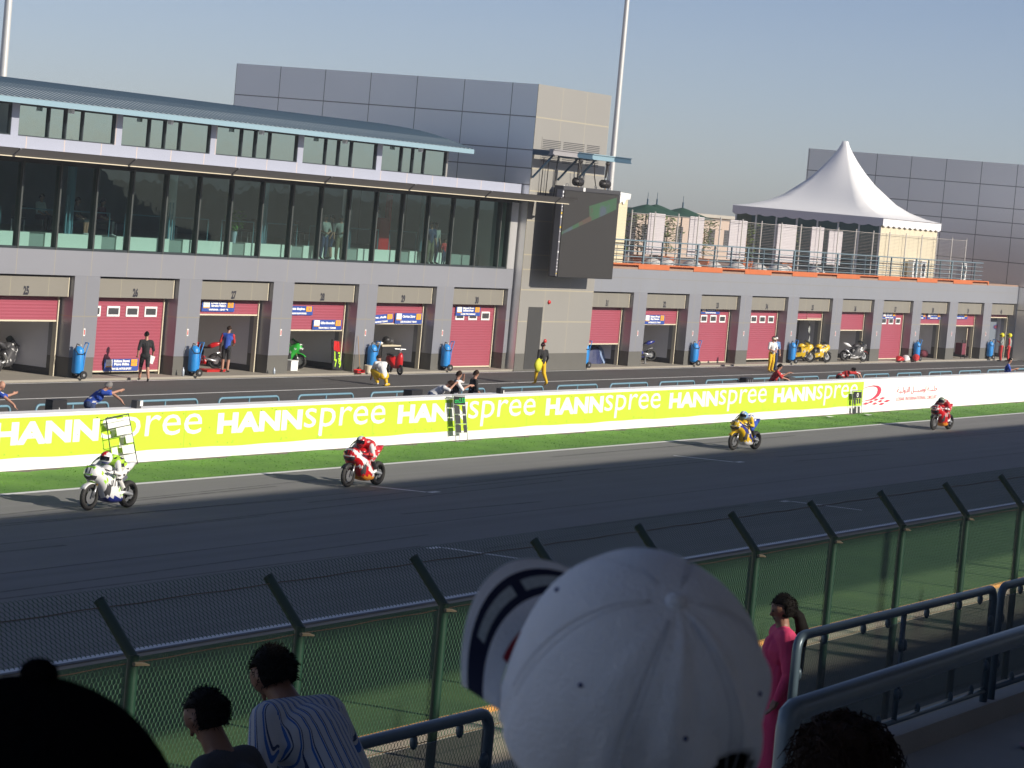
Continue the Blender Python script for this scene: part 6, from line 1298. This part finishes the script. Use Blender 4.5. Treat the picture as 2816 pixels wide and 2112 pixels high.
# woman's dark curly hair at the bottom right
def hairball(root, c, r, n, m, seed, L=.09, name='hair'):
    rr = random.Random(seed); b = MB(); b.ell(c, (r*.93, r*.98, r*1.02), 28, 18); b.v = [tuple(Vector(c)+(Vector(v)-Vector(c))*(1+.05*math.sin(v[0]*70+v[1]*50)+.04*math.sin(v[2]*90))) for v in b.v]
    for i in range(n):
        d = Vector((rr.gauss(0,1), rr.gauss(0,1), rr.gauss(.35,1))).normalized(); p = Vector(c)+d*r*.93; tn = d.orthogonal().normalized(); tn = (tn*math.cos(rr.uniform(0,6.3))+d.cross(tn)*math.sin(rr.uniform(0,6.3)))
        pts = [p+tn*L*k/4+d*(.012+.02*math.sin(k*1.1))*rr.uniform(.3,1.0)-Vector((0,0,.006*k*k*.4)) for k in range(5)]; b.tube(pts, [.0025,.0025,.002,.0015,.0008], 3)
    return b.build(name, m, root, True)
def crop(root, hd, fwd_lean, m, seed, s=1.0):
    rr = random.Random(seed); R = Matrix.Rotation(-rad(fwd_lean), 3, 'X'); b = MB(); c0 = Vector(hd)
    def sh(x, y, z):
        k = 1+.035*math.sin(53*x+31*y)+.03*math.sin(61*z+20*x); return c0 + R @ (Vector((x*k, y*k-.015, z*k+.035))*s)
    e = MB(); e.ell((0,0,0),(.095,.112,.118),30,20,v1=.70); e.v = [v if not (v[1] > .02 and v[2] < .03) else (v[0]*.8, v[1]*.55, v[2]) for v in e.v]
    b.add([sh(*v) for v in e.v], e.f)
    for i in range(700):
        d = Vector((rr.gauss(0,1), rr.gauss(-.4,1), rr.gauss(.25,1))).normalized()
        if d.z < -.6 or (d.y > .3 and d.z < .2): continue
        p = Vector((d.x*.094, d.y*.111, d.z*.117)); t_ = (d+Vector((rr.gauss(0,.5), rr.gauss(0,.5), rr.gauss(-.3,.4)))).normalized()
        b.tube([sh(*p), sh(*(p+t_*.010)), sh(*(p+t_*.018+Vector((0,0,-.004))))], [.0022,.0018,.0006], 3)
    return b.build('hair', m, root, True)
crop(gl, gj['head'], 4, M_['hairk'], 5, 1.04); crop(SM, SL['head'], 30, M_['hairk'], 1); crop(SB, lean(DEF, 26)['head'], 20, M_['hairk'], 2, .96)
wm = seat_person('woman with reddish-brown tousled hair at the bottom right corner', head_at(2307,2150,7.0), -.9, DEF, L_(top='boytop', low='dark', skin='skind'), hair=None, vox=.010)
hairball(wm, (0,.0,1.675), .122, 520, M_['hairb'], 3)
b = MB(); b.loft([[(.12*math.cos(2*PI*i/14), -.03+.10*math.sin(2*PI*i/14), z) for i in range(14)] for z in (1.42,1.5,1.62)]); b.build('back_hair', M_['hairb'], wm, True)
# --- the white baseball cap
CD = 2.48
capc = head_at(1745,1928,CD)
m_cap = mat('cap_cotton', (0.88,0.89,0.91), 0.9, var=.05, scale=40, bump=.25, bscale=240); m_capn = mat('cap_navy', (0.010,0.014,0.045), 0.85); m_caps = mat('cap_patch', (0.42,0.46,0.46), 0.8, var=.4, scale=300); m_capr = mat('cap_red', (0.34,0.02,0.03), 0.85)
# cap frame: up axis tipped, brim pointing to the picture's left and away
vd = ray(1745,1928).normalized(); lft = -RIGHT; upv = -DOWN
def cpt(a, b_, c_): return lft*a + vd*b_ + upv*c_           # a: left in picture, b: away from the viewer, c: up in picture
fwd_c = cpt(.60,.40,.69).normalized(); ax = cpt(-.22,-.80,.655); ax = (ax-fwd_c*ax.dot(fwd_c)).normalized(); sd_c = fwd_c.cross(ax)
CM = Matrix((sd_c, fwd_c, ax)).transposed()
cm_ = seat_person('man wearing a white baseball cap close in front, seen from behind', capc, 0.0, DEF, L_(top='boytop', low='dark', skin='skind'), hair=None, hl=.86, vox=.008, look=tuple(fwd_c))
o_head = capc-Vector(cm_.location)
RX, RY, RZc = .102, .116, .143
hb = MB(); hb.ell((0,-.014,-.03),(.090,.100,.10),24,14); hb.v = [tuple(o_head + CM @ Vector(v)) for v in hb.v]; hb.build('hair', M_['hairk'], cm_, True)
ct = MB(); nu, nv = 96, 40; vs = []; fs = []; cr_ = random.Random(7)
def fold(t, ph):
    back = max(0, -math.sin(t))                              # wrinkles gather on the back panels
    seam = sum(math.exp(-((t-(PI/6+k*PI/3)+PI) % (2*PI)-PI)**2/.0012) for k in range(6))
    w = .066*back*math.sin(ph)*(math.sin(9*t+3*math.sin(2.5*ph))*.5+math.sin(17*t+2*ph)*.25)+.006*math.sin(5*t+4*ph)*math.sin(ph)
    return 1+w*1.1-0.022*seam*math.sin(ph)
for j in range(nv+1):
    ph = (PI/2)*j/nv*1.03
    for i in range(nu):
        t = 2*PI*i/nu; f = fold(t, ph); drop = .0
        q = Vector((RX*math.sin(ph)**.82*math.cos(t)*f, RY*math.sin(ph)**.82*math.sin(t)*f, RZc*(math.cos(ph) if ph < PI/2 else (PI/2-ph)*1.0)*(1.0)*f))
        if j > nv*.62:
            k = (j-nv*.62)/(nv*.38); q.z -= .040*k*k
        vs.append(q)
for j in range(nv):
    for i in range(nu):
        t = 2*PI*(i+.5)/nu; ph = (PI/2)*(j+.5)/nv; bt = abs(((t-1.5*PI)+PI) % (2*PI)-PI)
        if bt < .60 and j > nv*(.68+.45*(bt/.60)**2): continue     # the arch-shaped opening at the back
        fs.append((j*nu+i, (j+1)*nu+i, (j+1)*nu+(i+1) % nu, j*nu+(i+1) % nu))
base_c = Vector((0,0,.0))
def cw(q): return tuple(o_head + CM @ Vector(q) )
ct.add([cw(v) for v in vs], fs); cp_ = ct.build('cap_crown', m_cap, cm_, True)
sm = cp_.modifiers.new('thick', 'SOLIDIFY'); sm.thickness = .0018; sm.offset = -1
b = MB(); b.ell((0,0,RZc+.001),(.0085,.0085,.0055),14,8); b.v = [cw(v) for v in b.v]; b.build('button', m_cap, cm_, True)
for k in range(6):
    t = k*PI/3+PI/3*.5+.0+PI/6*0; ph = .92
    t = PI/3*k+.52*2; q = Vector((RX*math.sin(ph)**.82*math.cos(t), RY*math.sin(ph)**.82*math.sin(t), RZc*math.cos(ph)))*fold(t, ph)*1.004
    b = MB(); b.ell(q,(.0022,.0022,.0022),10,6); b.v = [cw(v) for v in b.v]; b.build('eyelet', M_['navy'], cm_, True)
b = MB(); z0 = -.038
for i in range(13):
    a = 1.5*PI-.62+1.24*i/12
for zz, mm in ((-.030,0),): 
    V1 = []
    for i in range(15):
        a = 1.5*PI-.66+1.32*i/14; V1 += [(RX*math.cos(a)*1.0, RY*math.sin(a)*1.0, -.040), (RX*math.cos(a)*1.0, RY*math.sin(a)*1.0, -.022)]
    b.add([cw(v) for v in V1], [(2*i,2*i+1,2*i+3,2*i+2) for i in range(14)])
b.build('strap', m_cap, cm_, True)
b = MB()
for k in range(6):
    for dt in (-.045, .045):
        t = PI/6+k*PI/3+dt; pts = []
        for j in range(22):
            ph = .13+1.38*j/21; q = Vector((RX*math.sin(ph)**.82*math.cos(t), RY*math.sin(ph)**.82*math.sin(t), RZc*math.cos(ph)))*fold(t, ph)*1.003; pts.append(cw(q))
        b.tube(pts, .0004, 4)
b.build('stitching', mat('cap_thread', (0.66,0.67,0.70), 0.9), cm_, True)
# brim, curved down at its sides: white edge, navy band with two patches, white, red at the root
def brimpt(u, s):      # u across -1..1, s outwards 0..1
    a = PI/2-u*.92; ex = .060*s*(1-.30*u*u)
    q = Vector((RX*math.cos(a)*(1+.06*s), RY*math.sin(a)+ex*1.0, -.034-.030*u*u*(.3+s)+.018*s)); return q
b = MB(); nu2, ns = 36, 24; vs = [cw(brimpt(-1+2*i/nu2, j/ns)) for j in range(ns+1) for i in range(nu2+1)]
def bm_(i, j):
    s = (j+.5)/ns; u = -1+2*(i+.5)/nu2
    if s > .84: return 0
    if s > .42: return 2 if (.56 < s < .72 and (-.62 < u < -.05 or .05 < u < .5)) else 1
    if s < .12 and abs(u) < .55: return 3
    return 0
b.v = [tuple(v) for v in vs]
for j in range(ns):
    for i in range(nu2): b.f.append((j*(nu2+1)+i, j*(nu2+1)+i+1, (j+1)*(nu2+1)+i+1, (j+1)*(nu2+1)+i)); b.m.append(bm_(i, j))
br_ = b.build('brim', [m_cap, m_capn, m_caps, m_capr], cm_, True); sm = br_.modifiers.new('thick', 'SOLIDIFY'); sm.thickness = .003; sm.offset = 0
# --- dark cap at the bottom left
dc = head_at(60,2235,2.05)
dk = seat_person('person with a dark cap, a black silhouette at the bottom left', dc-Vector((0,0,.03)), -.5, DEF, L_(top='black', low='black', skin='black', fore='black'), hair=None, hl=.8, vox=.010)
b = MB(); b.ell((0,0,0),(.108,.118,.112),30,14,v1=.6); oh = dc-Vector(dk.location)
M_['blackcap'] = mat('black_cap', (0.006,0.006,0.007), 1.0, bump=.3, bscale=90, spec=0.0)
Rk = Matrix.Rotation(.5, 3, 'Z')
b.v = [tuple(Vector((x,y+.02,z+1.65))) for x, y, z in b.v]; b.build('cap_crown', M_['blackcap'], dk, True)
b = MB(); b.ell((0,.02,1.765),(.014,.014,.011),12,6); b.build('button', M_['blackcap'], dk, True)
# unseen spectators on the added rear gallery, placed to throw shadows on the fence
s0 = person('spectator on the stand\'s rear gallery outside the picture, casting a shadow on the fence', tuple(TR @ Vector((27,-9.1,11.62))), .2, DEF, L_(top='greycloth', low='denim'), group='unseen spectators on the added rear gallery')
finish_bodies()
for x, r_ in ((29.4,.4),(30.1,-.3),(34.5,.1),(39.0,.5),(39.8,0),(46.5,.2),(51.2,-.4),(52.4,.3),(54.0,.1),(57.5,.6)): dup(s0, tuple(TR @ Vector((x,-9.1+.3*r_,11.62))), r_)
# ================================================================ thin desert haze
b = MB(); b.box(-60, 420, -30, 330, -1.02, 34.0); hz = tag(b.build('haze', bpy.data.materials.new('haze')), kind='stuff')
hm = hz.data.materials[0]; hm.use_nodes = True; hn = hm.node_tree; hn.nodes.remove(hn.nodes['Principled BSDF'])
hv = hn.nodes.new('ShaderNodeVolumePrincipled'); hv.inputs['Color'].default_value = (.92,.94,.97,1); hv.inputs['Density'].default_value = 0.0004; hv.inputs['Anisotropy'].default_value = 0.0
hn.links.new(hv.outputs[0], hn.nodes['Material Output'].inputs['Volume'])
